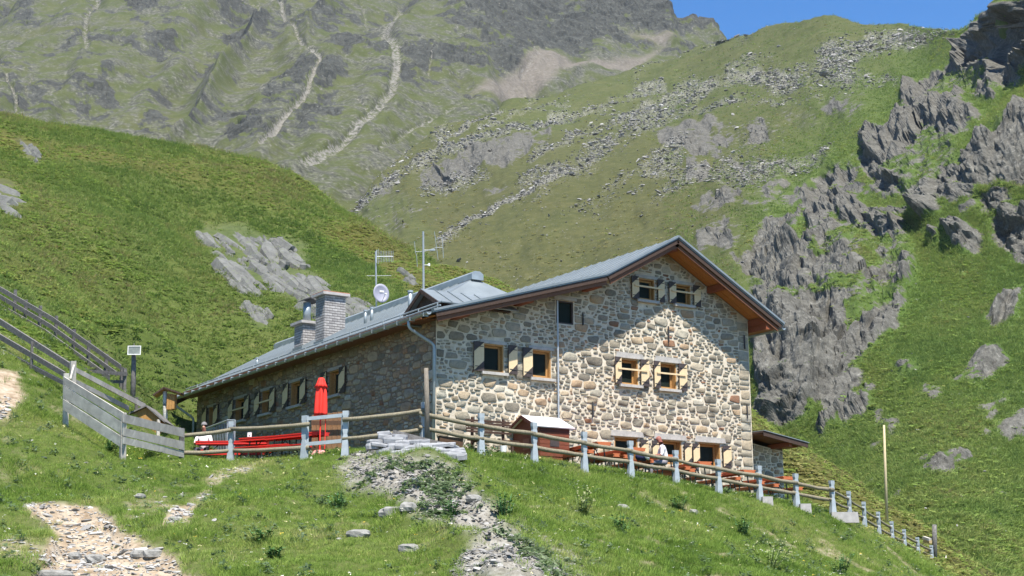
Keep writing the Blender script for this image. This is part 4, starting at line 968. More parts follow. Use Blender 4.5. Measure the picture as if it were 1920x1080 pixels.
# ================================================================ things round the hut
def gz(x, y): return float(ground_z(np.array([[x, y]]))[0])
M_POST = simple('blue_grey_post', (0.33, 0.365, 0.38), 0.6, 0.14, 5, metal=.15, spec=.4, bstr=.1)
M_RAIL = wood('round_rail', (0.109, 0.092, 0.063), (0.277, 0.244, 0.164), (14, 14, 2), .8, 3)
M_OLD = wood('silver_grey_timber', (0.325, 0.299, 0.255), (0.625, 0.580, 0.499), (0.700, 0.700, 0.700), .85, 4, tint=True)
M_OLDD = wood('dark_grey_timber', (0.085, 0.08, 0.075), (0.22, 0.205, 0.19), (3, 3, 3), .85, 4, tint=True)
def unit(v): v = np.asarray(v, float); return v / np.linalg.norm(v)
def stick(a, b, w, h=None, m=0, mb=None, t=.5):
    """square bar between two points"""
    a, b = np.asarray(a, float), np.asarray(b, float); d = b - a; L = np.linalg.norm(d); d /= L
    s_ = np.cross(d, [0, 0, 1.0]) if abs(d[2]) < .95 else np.array([1.0, 0, 0]); s_ = s_ - d * (s_ @ d); s_ /= np.linalg.norm(s_); u = np.cross(s_, d)
    return (mb or MB()).box((a + b) / 2, (L, w, h or w), [d, s_, u], m, t)
def post_mesh(base, top, dirx):
    base, top = np.asarray(base, float), np.asarray(top, float); d = unit([dirx[0], dirx[1], 0]); n = np.array([-d[1], d[0], 0]); H = top[2] - base[2]; b = len([])
    mb = MB(); rings = [(-.3, .112, .07), (0, .102, .065), (.40, .072, .055), (.47, .052, .05), (.56, .072, .055), (.78, .076, .052), (.83, .062, .05), (.9, .082, .055), (1.0, .082, .055)]
    vs = []; fs = []
    for k, (f, w, q) in enumerate(rings):
        c = base + np.array([0, 0, (H * f if f >= 0 else f)])
        vs += [c - d * w - n * q, c + d * w - n * q, c + d * w + n * q, c - d * w + n * q]
        if k: fs += [(4 * (k - 1) + i, 4 * (k - 1) + (i + 1) % 4, 4 * k + (i + 1) % 4, 4 * k + i) for i in range(4)]
    fs += [(4 * len(rings) - 4, 4 * len(rings) - 3, 4 * len(rings) - 2, 4 * len(rings) - 1)]
    return mb.add(vs, fs)
def rail(parent, a, b, r, mat=M_RAIL):
    a, b = np.asarray(a, float), np.asarray(b, float); n = 5; P = []; R_ = []
    for i in range(n + 1):
        t = i / n; P.append(a * (1 - t) + b * t + np.array([0, 0, -.03 * math.sin(math.pi * t)]) + rng.normal(0, .006, 3)); R_.append(r * (1 + .08 * rng.normal()))
    return MB().tube(P, R_, 8).build('rail', mat, parent, smooth=True)
def rail_fence(name, label, cat, posts, fr, group=None, r=.06, skip_post=()):
    """posts: (px, py top, py bottom, distance)"""
    P = [(at(x, b, d), at(x, t, d)) for x, t, b, d in posts]
    T = thing(name, P[len(P) // 2][0], label, cat, group)
    for i, (bs, tp) in enumerate(P):
        nx = P[min(i + 1, len(P) - 1)][0] - P[max(i - 1, 0)][0]
        tp = np.array([bs[0], bs[1], tp[2]])
        if i not in skip_post: post_mesh(bs, tp, nx).build('post', M_POST, T)
    for (b0, t0), (b1, t1) in zip(P[:-1], P[1:]):
        n = np.array([-(b1 - b0)[1], (b1 - b0)[0], 0]); n /= np.linalg.norm(n)
        if n @ (CAM - b0) > 0: n = -n
        for f in fr:
            d = unit(b1 - b0); rail(T, b0 + (t0 - b0) * f + n * .09 - d * .10, b1 + (t1 - b1) * f + n * .09 + d * .10, r)
    return T, P
tops = [773, 790, 808, 825, 843, 860, 872, 887, 900]
posts = [(795, 752, 834, 39.0)] + [(x, t, b, d) for (x, b, d), t in zip(fence_front[:9], tops)]
tf, P_ = rail_fence('terrace_fence', 'long fence of blue-grey posts and two round rails in front of the lit gable wall', 'fence', posts, (.72, .41))
for i, dx, w, h in ((7, .22, .34, .42), (8, .26, .36, .40), (9, .35, .9, .34)):
    b = P_[i][0] + RGT * dx - np.array([0, 0, .22]); b[:2] -= unit(b[:2] - CAM[:2]) * .12
    MB().box(b + [0, 0, h / 2 - .1], (w, .3, h), [[math.cos(YAW), -math.sin(YAW), 0], [math.sin(YAW), math.cos(YAW), 0], [0, 0, 1]], taper=.93).build('footing', M_CONC, tf)
tops2 = [900, 920, 940, 959, 977, 992, 1007, 1022]
posts = [(x, t, b, d) for (x, b, d), t in zip(fence_front[8:], tops2)]
rail_fence('stair_fence', 'fence of blue-grey posts running down the slope at the right beside the steps', 'fence', posts, (.74, .42), skip_post=(0,), r=.045)
rail_fence('side_fence', 'single bay of round rail fence between the small gate and the corner post', 'fence', [(647, 768, 854, 39.2), (792, 752, 836, 39.05)], (.80, .38), skip_post=(1,))
rail_fence('meadow_fence', 'round rail fence in front of the red tables left of the gate', 'fence', [(347, 803, 868, 40.6), (432, 788, 868, 41.0), (570, 777, 865, 39.6)], (.80, .30), skip_post=(0,))
# gate
ga, gb = at(575, 864, 39.6), at(641, 856, 39.25)
gt = thing('metal_gate', (ga + gb) / 2, 'small open gate of grey square tube in the rail fence by the red parasol', 'gate')
z0, z1 = at(575, 832, 39.6)[2], at(575, 783, 39.6)[2]; dz_ = at(641, 826, 39.25)[2] - z0
A0, A1, B0, B1 = np.array([*ga[:2], z0]), np.array([*ga[:2], z1]), np.array([*gb[:2], z0 + dz_]), np.array([*gb[:2], z1 + dz_])
for a, b in ((A0, B0), (A1, B1)): stick(a, b, .05, .10).build('rail', M_POST, gt)
for a, b in ((A0, A1), (B0, B1)): stick(a - [0, 0, .05], b + [0, 0, .05], .06).build('stile', M_POST, gt)
# old timber post by the corner
b = at(801, 826, 38.9); t = at(799, 690, 38.9)
o = MB().tube([b - [0, 0, .4], (b + t) / 2 + [.01, 0, 0], t], [.075, .07, .06], 8).build('timber_post', wood('brown_weathered_post', (0.12, 0.10, 0.08), (0.27, 0.23, 0.18), (6, 6, 1)), smooth=True); meta(o, 'tall weathered timber post beside the corner post of the fence', 'post')

# plank fence and cattle rails on the left
def board(parent, a, b, th=.032, mat=M_OLD, name='plank'):
    """a, b = (px, py top, py bottom, distance)"""
    p = [at(a[0], a[2], a[3]), at(b[0], b[2], b[3]), at(b[0], b[1], b[3]), at(a[0], a[1], a[3])]
    n = np.cross(p[1] - p[0], p[3] - p[0]); n = n / np.linalg.norm(n) * th
    return MB().prism([q - n for q in p], n, t=rng.uniform(.01, .99)).build(name, mat, parent)
def stake(parent, px, py0, py1, d, w=.11, mat=M_OLD, name='post', lean=0):
    a, b = at(px + lean, py0, d), at(px, py1, d)
    return stick(b - [0, 0, .35], a, w, w * .9, t=rng.uniform(.01, .99)).build(name, mat, parent)
pf = thing('plank_fence', at(231, 862, 36.8), 'fence of wide silver-grey planks bending round at the left edge of the terrace', 'fence')
for A_, B_ in (((119, 706, 721), (231, 774, 790)), ((119, 723, 746), (231, 794, 816)), ((118, 748, 768), (230, 820, 841))):
    board(pf, (*A_, 38.4), (*B_, 36.6))
for A_, B_ in (((232, 776, 792), (346, 804, 820)), ((232, 802, 817), (346, 828, 844)), ((232, 819, 832), (345, 846, 858))):
    board(pf, (*A_, 36.55), (*B_, 40.3))
stake(pf, 124, 700, 800, 38.6, .13); stake(pf, 231, 774, 858, 36.75, .14); stake(pf, 341, 803, 866, 40.5, .12, M_OLDD)
cf = thing('cattle_rails', at(137, 735, 41), 'grey timber rails coming down the slope behind the plank fence', 'fence')
for A_, B_ in (((-60, 560, 572, 45.5), (136, 684, 695, 40.9)), ((-60, 592, 603, 45.5), (120, 697, 707, 41)), ((-60, 622, 631, 45.5), (120, 715, 723, 41)), ((141, 688, 697, 40.9), (273, 757, 767, 45)), ((144, 712, 721, 40.9), (242, 761, 770, 44.2))):
    board(cf, A_, B_, .05, M_OLDD if A_[0] < 0 else M_OLD, 'rail')
stake(cf, 137, 677, 732, 40.8, .15); stake(cf, 60, 640, 690, 42.5, .07, M_OLDD); stake(cf, 256, 745, 785, 44.8, .09, M_OLDD)
st = stick(at(133, 712, 40.2), at(140, 686, 40.5), .05, .12).build('brace', M_OLD, cf)
hf = thing('hillside_fence', at(105, 632, 54), 'dark rail fence higher up the slope behind the cattle rails', 'fence')
for A_, B_ in (((-60, 503, 512, 56.5), (226, 684, 693, 52.8)), ((-60, 517, 526, 56.5), (218, 697, 705, 52.8)), ((-60, 535, 545, 56.5), (204, 703, 713, 52.9))):
    mid = tuple((np.array(A_) * .45 + np.array(B_) * .55) + np.array([0, -9, -9, 0])); board(hf, A_, mid, .05, M_OLDD, 'rail'); board(hf, mid, B_, .05, M_OLDD, 'rail')
for px, a, b in ((-40, 505, 555), (27, 543, 588), (47, 562, 598), (74, 573, 612), (104, 592, 632), (137, 617, 657), (165, 638, 682), (198, 664, 694), (227, 688, 722), (233, 692, 722)):
    stake(hf, px, a, b, 56 - px * .013, .11, M_OLDD, lean=2)
xr = thing('cross_rails', at(200, 720, 49), 'pair of short dark rails lying across between the two slope fences', 'fence')
board(xr, (158, 692, 698, 48), (239, 698, 705, 50), .06, M_OLDD, 'rail'); board(xr, (141, 711, 717, 47.6), (234, 713, 719, 50), .06, M_OLDD, 'rail'); stake(xr, 234, 690, 724, 50, .1, M_OLDD); stake(xr, 160, 690, 726, 48.2, .1, M_OLDD)

# signpost
b, t = at(248, 768, 48), at(251, 652, 48)
sp = thing('signpost', b, 'weathered post with a small framed panel above the plank fence', 'signpost')
MB().tube([b - [0, 0, .5], (b + t) / 2 + [.015, 0, 0], t], [.10, .085, .075], 8).build('post', M_OLDD, sp, smooth=True)
M_WHITE = simple('white_paint', (0.70, 0.69, 0.66), .6, .08, 6); M_PANEL = simple('grey_panel', (0.19, 0.21, 0.19), .6, .25, 8)
pc = at(252, 657, 47.85); AX = [[math.cos(YAW), -math.sin(YAW), 0], [math.sin(YAW), math.cos(YAW), 0], [0, 0, 1]]
pn = MB().box(pc, (.40, .03, .27), AX).build('panel', M_PANEL, sp)
mb = MB()
for c, s_ in (((0, -.02, .14), (.44, .02, .025)), ((0, -.02, -.14), (.44, .02, .025)), ((-.207, -.02, 0), (.025, .02, .255)), ((.207, -.02, 0), (.025, .02, .255))): mb.box(pc + np.array(AX[0]) * c[0] + np.array(AX[1]) * c[1] + [0, 0, c[2]], s_, AX)
mb.build('frame', M_WHITE, pn)
MB().tube([t - [0, 0, .02], t + [0, 0, .16]], [.04, .006], 8).build('spike', M_OLDD, sp)

def gabled(parent, apex, wl, wr, hl, hr, depth, mat, th=.045, ax=AX):
    """two roof slabs round an apex point; gable towards the camera"""
    X, Y = np.array(ax[0]), np.array(ax[1]); out = []
    for s_, w, h in ((-1, wl, hl), (1, wr, hr)):
        a = np.array(apex); e = a + X * s_ * w - np.array([0, 0, h]); n = np.cross(e - a, Y); n = n / np.linalg.norm(n); n = n if n[2] > 0 else -n
        q = [a, e, e + Y * depth, a + Y * depth]
        if np.cross(q[1] - q[0], q[2] - q[0]) @ n < 0: q = q[::-1]
        out.append(MB().prism([p - n * th for p in q], n * th).build('roof_board', mat, parent))
    return out
M_HONEY = wood('honey_boards', (0.24, 0.12, 0.035), (0.43, 0.24, 0.075), (9, 9, 1.5), .6)
M_BIRCH = (lambda k: k.bsdf(k.ramp(k.noise(9, 4, .7, stretch=(.5, .5, 2.5)), [(0.36, (0.06, 0.05, 0.045)), (0.43, (0.48, 0.46, 0.42)), (0.7, (0.66, 0.64, 0.60))]), .7, k.noise(15), .2, .01))(NT('birch_bark'))
b = at(309, 815, 47.5); t = at(309, 733, 47.5)
sh = thing('trail_shrine', b, 'birch trunk carrying a honey-coloured box under a little gable roof left of the eaves', 'shrine')
MB().tube([b - [0, 0, .5], (b + t) / 2 + [.02, 0, 0], t], [.085, .08, .07], 9).build('trunk', M_BIRCH, sh, smooth=True)
ap = at(307, 725, 47.3)
gabled(sh, ap, .36, .58, .26, .20, .5, M_BARGE); gabled(sh, ap - np.array([0, 0, .055]) + np.array(AX[1]) * .03, .33, .53, .24, .185, .44, M_HONEY, .02)
for k in range(3):
    c = at(317 + k * 5, 754, 47.5); MB().box(c, (.082, .32, .52 - .04 * (k == 2)), AX).build('board', M_HONEY, sh)
b = at(272, 850, 44.6); ap = at(274, 759, 44.4)
sd = thing('wood_shelter', [b[0], b[1], gz(*b[:2])], 'low timber shelter with gable roof half hidden behind the plank fence', 'shelter')
gabled(sd, ap, .66, .62, .30, .52, 1.2, M_OLDD)
X, Y = np.array(AX[0]), np.array(AX[1])
MB().prism([ap - X * .45 - [0, 0, 1.35] + Y * .12, ap + X * .42 - [0, 0, 1.35] + Y * .12, ap + X * .42 - [0, 0, .44] + Y * .12, ap - [0, 0, .06] + Y * .12, ap - X * .45 - [0, 0, .27] + Y * .12], Y * .9).build('cabin', M_HONEY, sd)
for s_ in (-.42, .39): stick(ap + X * s_ - [0, 0, 1.6] + Y * .06, ap + X * s_ - [0, 0, .45] + Y * .06, .09).build('corner_post', M_OLD, sd)

# red parasol, screen of boards, stair railing
M_RED = simple('red_canvas', (0.74, 0.035, 0.022), .75, .1, 5, bstr=.1)
M_REDW = simple('pale_red_plastic', (0.72, 0.30, 0.28), .5, .3, 9)
b = at(599, 861, 40.9); tp = at(598, 703, 40.9); H = tp[2] - b[2]
um = thing('folded_parasol', b, 'tall red parasol, folded shut, standing behind the small gate', 'parasol')
mb = MB().tube([b, b + [0, 0, H - .05]], .022, 8); mb.build('pole', M_RED, um)
def fold_lathe(prof, folds, amp, n=28):
    vs = []; fs = []
    for k, (z, r) in enumerate(prof):
        for j in range(n):
            a = 2 * math.pi * j / n; q = r * (1 + amp * math.sin(a * folds + k * .25) * min(1, k / 2)); vs.append(b + [q * math.cos(a), q * math.sin(a), z])
        if k: fs += [((k - 1) * n + j, k * n + j, k * n + (j + 1) % n, (k - 1) * n + (j + 1) % n) for j in range(n)]
    return MB().add(vs, fs)
z = lambda py: at(598, py, 40.9)[2] - b[2]
fold_lathe([(z(703), .03), (z(704), .075), (z(708), .09), (z(716), .13), (z(722.5), .185), (z(722.6), .16)], 7, .18).build('skirt', M_RED, um, smooth=True)
fold_lathe([(z(712), .08), (z(722), .135), (z(735), .15), (z(755), .165), (z(772), .175), (z(777), .172), (z(776), .1)], 6, .26).build('canopy', M_RED, um, smooth=True)
MB().tube([b + [.14, -.05, z(777)], b + [.12, -.07, .2]], .012, 6).build('strap', M_RED, um)
fold_lathe([(.26, .05), (.24, .14), (.14, .20), (.0, .24), (-.12, .24)], 9, .22, 36).build('base', M_REDW, um, smooth=True)
bs = thing('board_screen', at(612, 856, 42.3), 'chest-high screen of brown upright boards behind the gate', 'screen')
M_BROWN = wood('brown_boards', (0.13, 0.065, 0.03), (0.25, 0.14, 0.07), (8, 8, 1.5), .7)
M_BROWND = wood('dark_brown_wood', (0.055, 0.03, 0.016), (0.10, 0.055, 0.03), (8, 8, 1.5), .7)
for k in range(6):
    a, b2 = at(584 + k * 9.7, 858, 42.3), at(584 + k * 9.7, 777 - k * 1.2, 42.3); c = (a + b2) / 2 + np.array(AX[0]) * .07
    MB().box(c, (.142, .03, b2[2] - a[2]), AX, t=rng.uniform(0, .49)).build('board', M_BROWN, bs)
for py in (793, 840):
    c = at(613, py, 42.22); MB().box(c, (.92, .03, .12), AX).build('dark_band', M_BROWND, bs)  # two darker horizontal bands across the screen
rl = thing('stair_railing', at(425, 830, 45.6), 'grey metal stair railing with thin bars behind the white-shirted guest', 'railing')
pts = [at(386, 803, 48), at(427, 788, 45.6), at(441, 788.5, 45.2)]
for a, b2 in zip(pts[:-1], pts[1:]): MB().tube([a, b2], .03, 8).build('handrail', M_ZINCD, rl)
for p in (pts[1], pts[2]): MB().tube([p, p - [0, 0, 1.1]], .025, 8).build('post', M_ZINCD, rl)
for i in range(14):
    t_ = i / 14; p = pts[0] * (1 - t_) + pts[1] * t_; MB().tube([p - [0, 0, .04], p - [0, 0, 1.0]], .009, 5).build('bar', M_ZINCD, rl)

# beer tables and benches
M_ORANGE = simple('orange_lacquer', (0.44, 0.125, 0.045), .45, .18, 4, stretch=(6, 1, 6), bstr=.05); M_REDL = simple('red_lacquer', (0.52, 0.028, 0.018), .45, .15, 4, stretch=(6, 1, 6), bstr=.05)
M_LEG = simple('dark_green_steel', (0.03, 0.045, 0.038), .5, .2, 6)
def beer_set(name, cat, w, h, planks, mat):
    r = bpy.data.objects.new(name, None); COL.objects.link(r); WLOC[r.name] = np.zeros(3); r['category'] = cat
    pw = w / planks
    for k in range(planks): MB().box((0, -w / 2 + pw * (k + .5), h - .014), (2.2, pw - .006, .028)).build('plank', mat, r)
    for s_ in (-1, 1): MB().box((0, s_ * (w / 2 - .03), h - .065), (2.16, .028, .075)).build('edge_strip', mat, r)
    for s_ in (-1, 1): MB().box((s_ * 1.085, 0, h - .065), (.028, w - .09, .075)).build('end_strip', mat, r)
    for s_ in (-1, 1):
        mb = MB(); x = s_ * .78
        for q in (-1, 1): stick((x, q * w * .40, 0), (x - s_ * .04, q * w * .30, h - .03), .03, mb=mb)
        stick((x, -w * .38, .07), (x, w * .38, .07), .025, mb=mb); stick((x, -w * .33, h - .05), (x, w * .33, h - .05), .03, mb=mb); stick((x, 0, h * .42), (x - s_ * .42, 0, h - .04), .02, mb=mb)
        mb.build('leg_frame', M_LEG, r)
    return r
def put(o, first, x, y, rz, label, group, dz=0.0):
    c = o if first else copy_tree(o)
    c.location = (x, y, gz(x, y) + dz); c.rotation_euler = (0, 0, rz); c['label'] = label; c['group'] = group
    return c
tb = beer_set('beer_table', 'table', .5, .76, 3, M_ORANGE); be = beer_set('beer_bench', 'bench', .25, .47, 1, M_ORANGE)
place_words = ['right beside the red-brown playhouse', 'under the first basement window from the left', 'in front of the man in the pale shirt', 'below the basement window nearest the right corner', 'in front of the right corner of the lit wall', 'last in the row, below the stone annex']
short_words = ['by the playhouse', 'under the first basement window', 'by the pale-shirted man', 'below the rightmost basement window', 'at the right wall corner', 'below the annex']
first = True
for k, (px, py, rz) in enumerate(((1152, 838, 80), (1206, 849, 86), (1272, 860, 84), (1343, 872, 78), (1417, 885, 83), (1487, 898, 85))):
    p = on(px, py, 1, -3.25); r_ = math.radians(rz); cx, cy = p[0] - 1.1 * math.cos(r_), p[1] + 1.1 * math.sin(r_)
    put(tb, first, cx, cy, r_, 'orange beer table ' + place_words[k], 'orange beer tables along the gable wall')
    for s_, w_ in ((-1, 'left of'), (1, 'right of')):
        ox, oy = math.sin(r_) * .48 * s_, -math.cos(r_) * .48 * s_
        put(be, first and s_ == -1, cx + ox, cy + oy + random.uniform(-.1, .1), r_ + random.uniform(-.03, .03), 'orange bench %s the table %s' % (w_, short_words[k]), 'orange benches along the gable wall')
    first = False
tr = beer_set('beer_table', 'table', .5, .76, 3, M_REDL); br = beer_set('beer_bench', 'bench', .25, .47, 1, M_REDL)
def left_set(px, py, d, rz, first, lab, tab=True, offs=(-.62, .62)):
    p = at(px, py, d); r_ = math.radians(rz)
    dzz = p[2] - .76 - gz(p[0], p[1])
    put(tr, first, p[0], p[1], r_, 'red beer table ' + lab, 'red tables by the side wall', dzz)
    for i, s_ in enumerate(offs):
        put(br, first and i == 0, p[0] - math.sin(r_) * s_, p[1] + math.cos(r_) * s_, r_, 'red bench on the %s side of the table %s' % ('fence' if s_ < 0 else 'wall', lab), 'red benches by the side wall', dzz)
left_set(436, 828, 44.4, -33, True, 'in the sun by the white-shirted guest')
left_set(512, 819, 43.0, -62, False, 'in the shade carrying the white card')
left_set(556, 815, 42.0, -70, False, 'next to the red parasol', offs=(-.55,))
pm = at(468, 822, 43.3)
cd = thing('menu_card', pm, 'small white card standing on the shaded red table', 'card')
zc = at(468, 811, 43.3)[2] - at(468, 819.5, 43.3)[2]
cc = at(468, 815, 43.3); MB().box(cc, (.125, .012, zc), AX).build('card', M_WHITE, cd)
mb = MB()
for i in range(3): mb.box(cc - np.array(AX[1]) * .008 + [0, 0, -.01 - i * .018], (.05 - .01 * i, .003, .007), AX)
mb.build('print', M_IRON, cd)

# slatted bench, playhouse and bucket by the gable wall
pa, pb = on(873, 800, 1, -1.05), on(957, 812, 1, -1.05); g0 = gz((pa[0] + pb[0]) / 2, -1.2)
M_DARKW = wood('dark_brown_slats', (0.035, 0.018, 0.012), (0.085, 0.045, 0.028), (2, 10, 10), .65)
bn = thing('slatted_bench', ((pa[0] + pb[0]) / 2, -1.2, g0), 'dark brown slatted bench between the downpipe and the playhouse', 'bench')
for k in range(5):
    z_ = on(912, 790 + k * 5.2, 1, -1.05)[2]
    MB().box(((pa[0] + pb[0]) / 2, -1.05 + k * .0 - .03 * k * .4, z_), (pb[0] - pa[0], .03, .062)).build('slat', M_DARKW, bn)
zs = on(912, 826, 1, -1.3)[2]
for k in range(4): MB().box(((pa[0] + pb[0]) / 2, -1.18 - k * .11, zs), (pb[0] - pa[0], .095, .035)).build('seat_slat', M_DARKW, bn)
for x in (pa[0] + .25, pb[0] - .25):
    mb = MB(); stick((x, -1.0, g0 - .15), (x, -1.03, zs + .72), .07, mb=mb); stick((x, -1.55, g0 - .15), (x, -1.52, zs), .07, mb=mb); stick((x, -1.55, zs - .03), (x, -1.0, zs - .03), .06, mb=mb); mb.build('frame', M_DARKW, bn)
bk = at(944, 848, 42.6); MB_ = MB().tube([bk, bk + [0, 0, .15], bk + [0, 0, .19]], [.085, .10, .105], 14, cap=True); o = MB_.build('bucket', M_WHITE, smooth=False); meta(o, 'small white bucket on the ground beside the slatted bench', 'bucket')
M_HUTR = wood('red_brown_stain', (0.12, 0.034, 0.017), (0.21, 0.066, 0.033), (1.5, 1.5, 9), .65); M_HUTD = wood('dark_red_stain_and_shade', (0.05, 0.014, 0.009), (0.09, 0.028, 0.018), (1.5, 1.5, 9), .65)
x0, x1, yf = 2.84, 3.96, -1.5; yb = on(960, 793, 0, x0)[1]; zb = -.30; ze = on(1012, 797, 1, -1.5)[2]; ym = (yf + yb) / 2; za_ = ze + .36
ph = thing('playhouse', (3.4, ym, zb), 'small red-brown wooden playhouse with white roof against the gable wall', 'playhouse')
mb = MB().prism([(x0, yb, zb), (x0, yf, zb), (x0, yf, ze), (x0, ym, za_ - .03), (x0, yb, ze)][::-1], (x1 - x0, 0, 0)); mb.build('cabin', M_HUTR, ph)
for k in range(6):
    z_ = zb + .12 + k * (ze - zb - .3) / 6; MB().box(((x0 + x1) / 2, yf - .008, z_ + .05), (x1 - x0 - .02, .016, (ze - zb - .3) / 6 - .012)).build('plank', M_HUTR, ph)
MB().box(((x0 + x1) / 2, yf - .012, ze - .10), (x1 - x0, .03, .18)).build('eave_shade_strip', M_HUTD, ph)  # shadow under the eave, put in as a dark strip
MB().box((x0 + .55, yf - .02, zb + .52 * (ze - zb)), (.34, .02, .26)).build('window', M_SHUT, ph)
MB().box((x0 - .012, ym - .05, zb + .50 * (ze - zb)), (.02, .34, .34)).build('door', wood('faded_red_boards', (0.19, 0.075, 0.045), (0.27, 0.12, 0.08), (1.5, 1.5, 9)), ph)
M_FELT = simple('white_sheet_roof', (0.66, 0.63, 0.62), .55, .08, 3, bstr=.05)
ovr = .16
for s_ in (-1, 1):
    e = np.array([0, s_ * ((yb - yf) / 2 + .12), -(za_ - ze) - .06]); a = np.array([x0 - ovr, ym, za_ + .02])
    slab('roof', [a, a + [x1 - x0 + 2 * ovr, 0, 0], a + [x1 - x0 + 2 * ovr, 0, 0] + e, a + e], .035, M_FELT, ph)
    MB().box((x0 - ovr - .012, ym + e[1] / 2, za_ + e[2] / 2 - .03), (.025, np.linalg.norm(e), .09), [[1, 0, 0], unit(e), np.cross([1, 0, 0], unit(e))]).build('barge_board', M_HUTD, ph)
for y in (yf + .15, yb - .15): MB().box(((x0 + x1) / 2, y, zb - .16), (x1 - x0 + .25, .1, .32)).build('skid', M_OLDD, ph)

# slates piled round the corner post, a beam across them
sp_ = thing('slate_pile', at(770, 855, 38), 'untidy pile of grey stone slabs heaped at the corner post of the fence', 'stone pile')
def slab_stone(c, L, W_, T, rz, tilt, name='slab', parent=None, mat=M_SLATE, seed=0):
    g = np.random.default_rng(seed); n = 9; Q = []
    for k in range(n):
        a = 2 * math.pi * k / n + g.uniform(-.25, .25); q = 1 / max(abs(math.cos(a)), abs(math.sin(a))) * g.uniform(.78, 1.02); Q.append((q * math.cos(a) * L / 2, q * math.sin(a) * W_ / 2))
    rx = Matrix.Rotation(rz, 3, 'Z') @ Matrix.Rotation(tilt, 3, 'Y') @ Matrix.Rotation(g.uniform(-.12, .12), 3, 'X')
    lo = [np.array(c) + np.array(rx @ Vector((x * .94, y * .94, -T / 2))) for x, y in Q]; md = [np.array(c) + np.array(rx @ Vector((x, y, T * g.uniform(-.1, .3)))) for x, y in Q]; hi = [np.array(c) + np.array(rx @ Vector((x * .93, y * .93, T / 2 + g.uniform(-.006, .006)))) for x, y in Q]
    fs = [tuple(range(n))[::-1], tuple(range(2 * n, 3 * n))] + [(i, (i + 1) % n, n + (i + 1) % n, n + i) for i in range(n)] + [(n + i, n + (i + 1) % n, 2 * n + (i + 1) % n, 2 * n + i) for i in range(n)]
    return MB().add(lo + md + hi, fs).build(name, mat, parent)
SL = [(705, 829, .42, .35, .07), (712, 836, .5, .4, .06), (722, 820, .4, .35, .09), (738, 826, .62, .45, .12), (745, 839, .55, .4, .10), (730, 843, .4, .3, .08), (762, 838, .6, .4, .08), (775, 829, .5, .4, .07), (790, 843, .7, .45, .09), (765, 848, .6, .4, .08),
      (800, 851, .55, .4, .08), (782, 853, .4, .35, .08), (815, 838, .9, .55, .07), (835, 845, 1.0, .6, .07), (828, 851, .9, .5, .08), (845, 855, .6, .5, .12), (812, 846, .7, .5, .1), (722, 814, .32, .3, .06), (750, 820, .4, .3, .1), (860, 857, .35, .4, .12), (698, 838, .35, .3, .1), (720, 848, .4, .35, .1), (752, 832, .5, .4, .1), (770, 842, .5, .4, .12), (740, 852, .5, .4, .1), (800, 838, .6, .45, .1), (822, 856, .7, .4, .1), (792, 828, .4, .3, .08), (850, 849, .6, .5, .08), (758, 855, .4, .35, .1), (806, 858, .5, .4, .1), (840, 836, .5, .4, .07)]
for i, (px, py, L, W_, T) in enumerate(SL):
    d = 37.9 + .5 * (840 - py) / 30; slab_stone(at(px, py, d), L * 1.15, W_ * 1.2, T * 1.5, -YAW + rng.uniform(-.4, .4), rng.uniform(-.16, .16), 'slab', sp_, seed=i)
mb = MB()
for i in range(26):
    px = rng.uniform(700, 858); py = 858 - abs(px - 780) * .05 + rng.uniform(-6, 2); c = at(px, py, 38.0); mb.box(c, (rng.uniform(.2, .4), .3, rng.uniform(.1, .2)), AX)
a, b = at(738, 812, 38.6), at(832, 836, 38.2)
o = stick(a, b, .20, .17).build('wooden_beam', M_OLDD); meta(o, 'dark weathered beam lying across the pile of stone slabs', 'beam')
p, q = at(822, 829, 39.3), at(866, 834, 39.6)
o = stick(p, q, .14, .34).build('timber_box', M_BROWND); meta(o, 'dark plank box side just behind the stone slabs by the fence', 'timber')

# antennas on the roof
M_GALV = bpy.data.materials['bright_galvanised']
dpt = (np.array([3.9, 13.6, 6.6]) - CAM) @ FWD
b = at(706.5, 590, dpt); t = at(704.5, 471, dpt)
am = thing('dish_mast', b, 'galvanised mast with satellite dish and comb aerial standing on the roof', 'antenna')
MB().tube([b - [0, 0, .5], t], .035, 8).build('mast', M_GALV, am)
dc = at(714.5, 550, dpt - .35); toward = unit(-FWD * .80 + RGT * .42 - np.array([0, 0, 1]) * .1 + np.array([0, 0, .38])); sx = unit(np.cross([0, 0, 1], toward)); sy = np.cross(toward, sx)
vs = [dc - toward * .07]; fs = []; n = 24
for k, rr_ in enumerate((.25, .5, .75, 1.0)):
    for j in range(n):
        a = 2 * math.pi * j / n; vs.append(dc + (sx * math.cos(a) * .345 + sy * math.sin(a) * .40) * rr_ + toward * (.10 * rr_ ** 2 - .07))
fs += [(0, 1 + j, 1 + (j + 1) % n) for j in range(n)]
for k in range(3): fs += [(1 + k * n + j, 1 + (k + 1) * n + j, 1 + (k + 1) * n + (j + 1) % n, 1 + k * n + (j + 1) % n) for j in range(n)]
m_ = len(vs); vs += [v - toward * .025 for v in vs]; fs += [tuple(m_ + i for i in f[::-1]) for f in fs]
fs += [(1 + 3 * n + j, m_ + 1 + 3 * n + j, m_ + 1 + 3 * n + (j + 1) % n, 1 + 3 * n + (j + 1) % n) for j in range(n)]
ds = MB().add(vs, fs).build('dish', simple('grey_violet_dish', (0.25, 0.25, 0.30), .5, .06, 3), am, smooth=True)
mb = MB()
for i in range(4): mb.box(dc + sx * (-.02 + i * .048) + sy * .10 + toward * -.035, (.034, .075, .006), [sx, sy, toward])
mb.build('lettering', M_WHITE, ds)
MB().tube([dc - sy * .40 + toward * .02, dc + toward * .42 - sy * .16], .012, 6).build('feed_arm', M_GALV, ds)
MB().tube([dc + toward * .38 - sy * .16, dc + toward * .50 - sy * .17], .03, 8).build('feed', M_WHITE, ds)
mz = at(705, 481, dpt); X = np.array(AX[0])
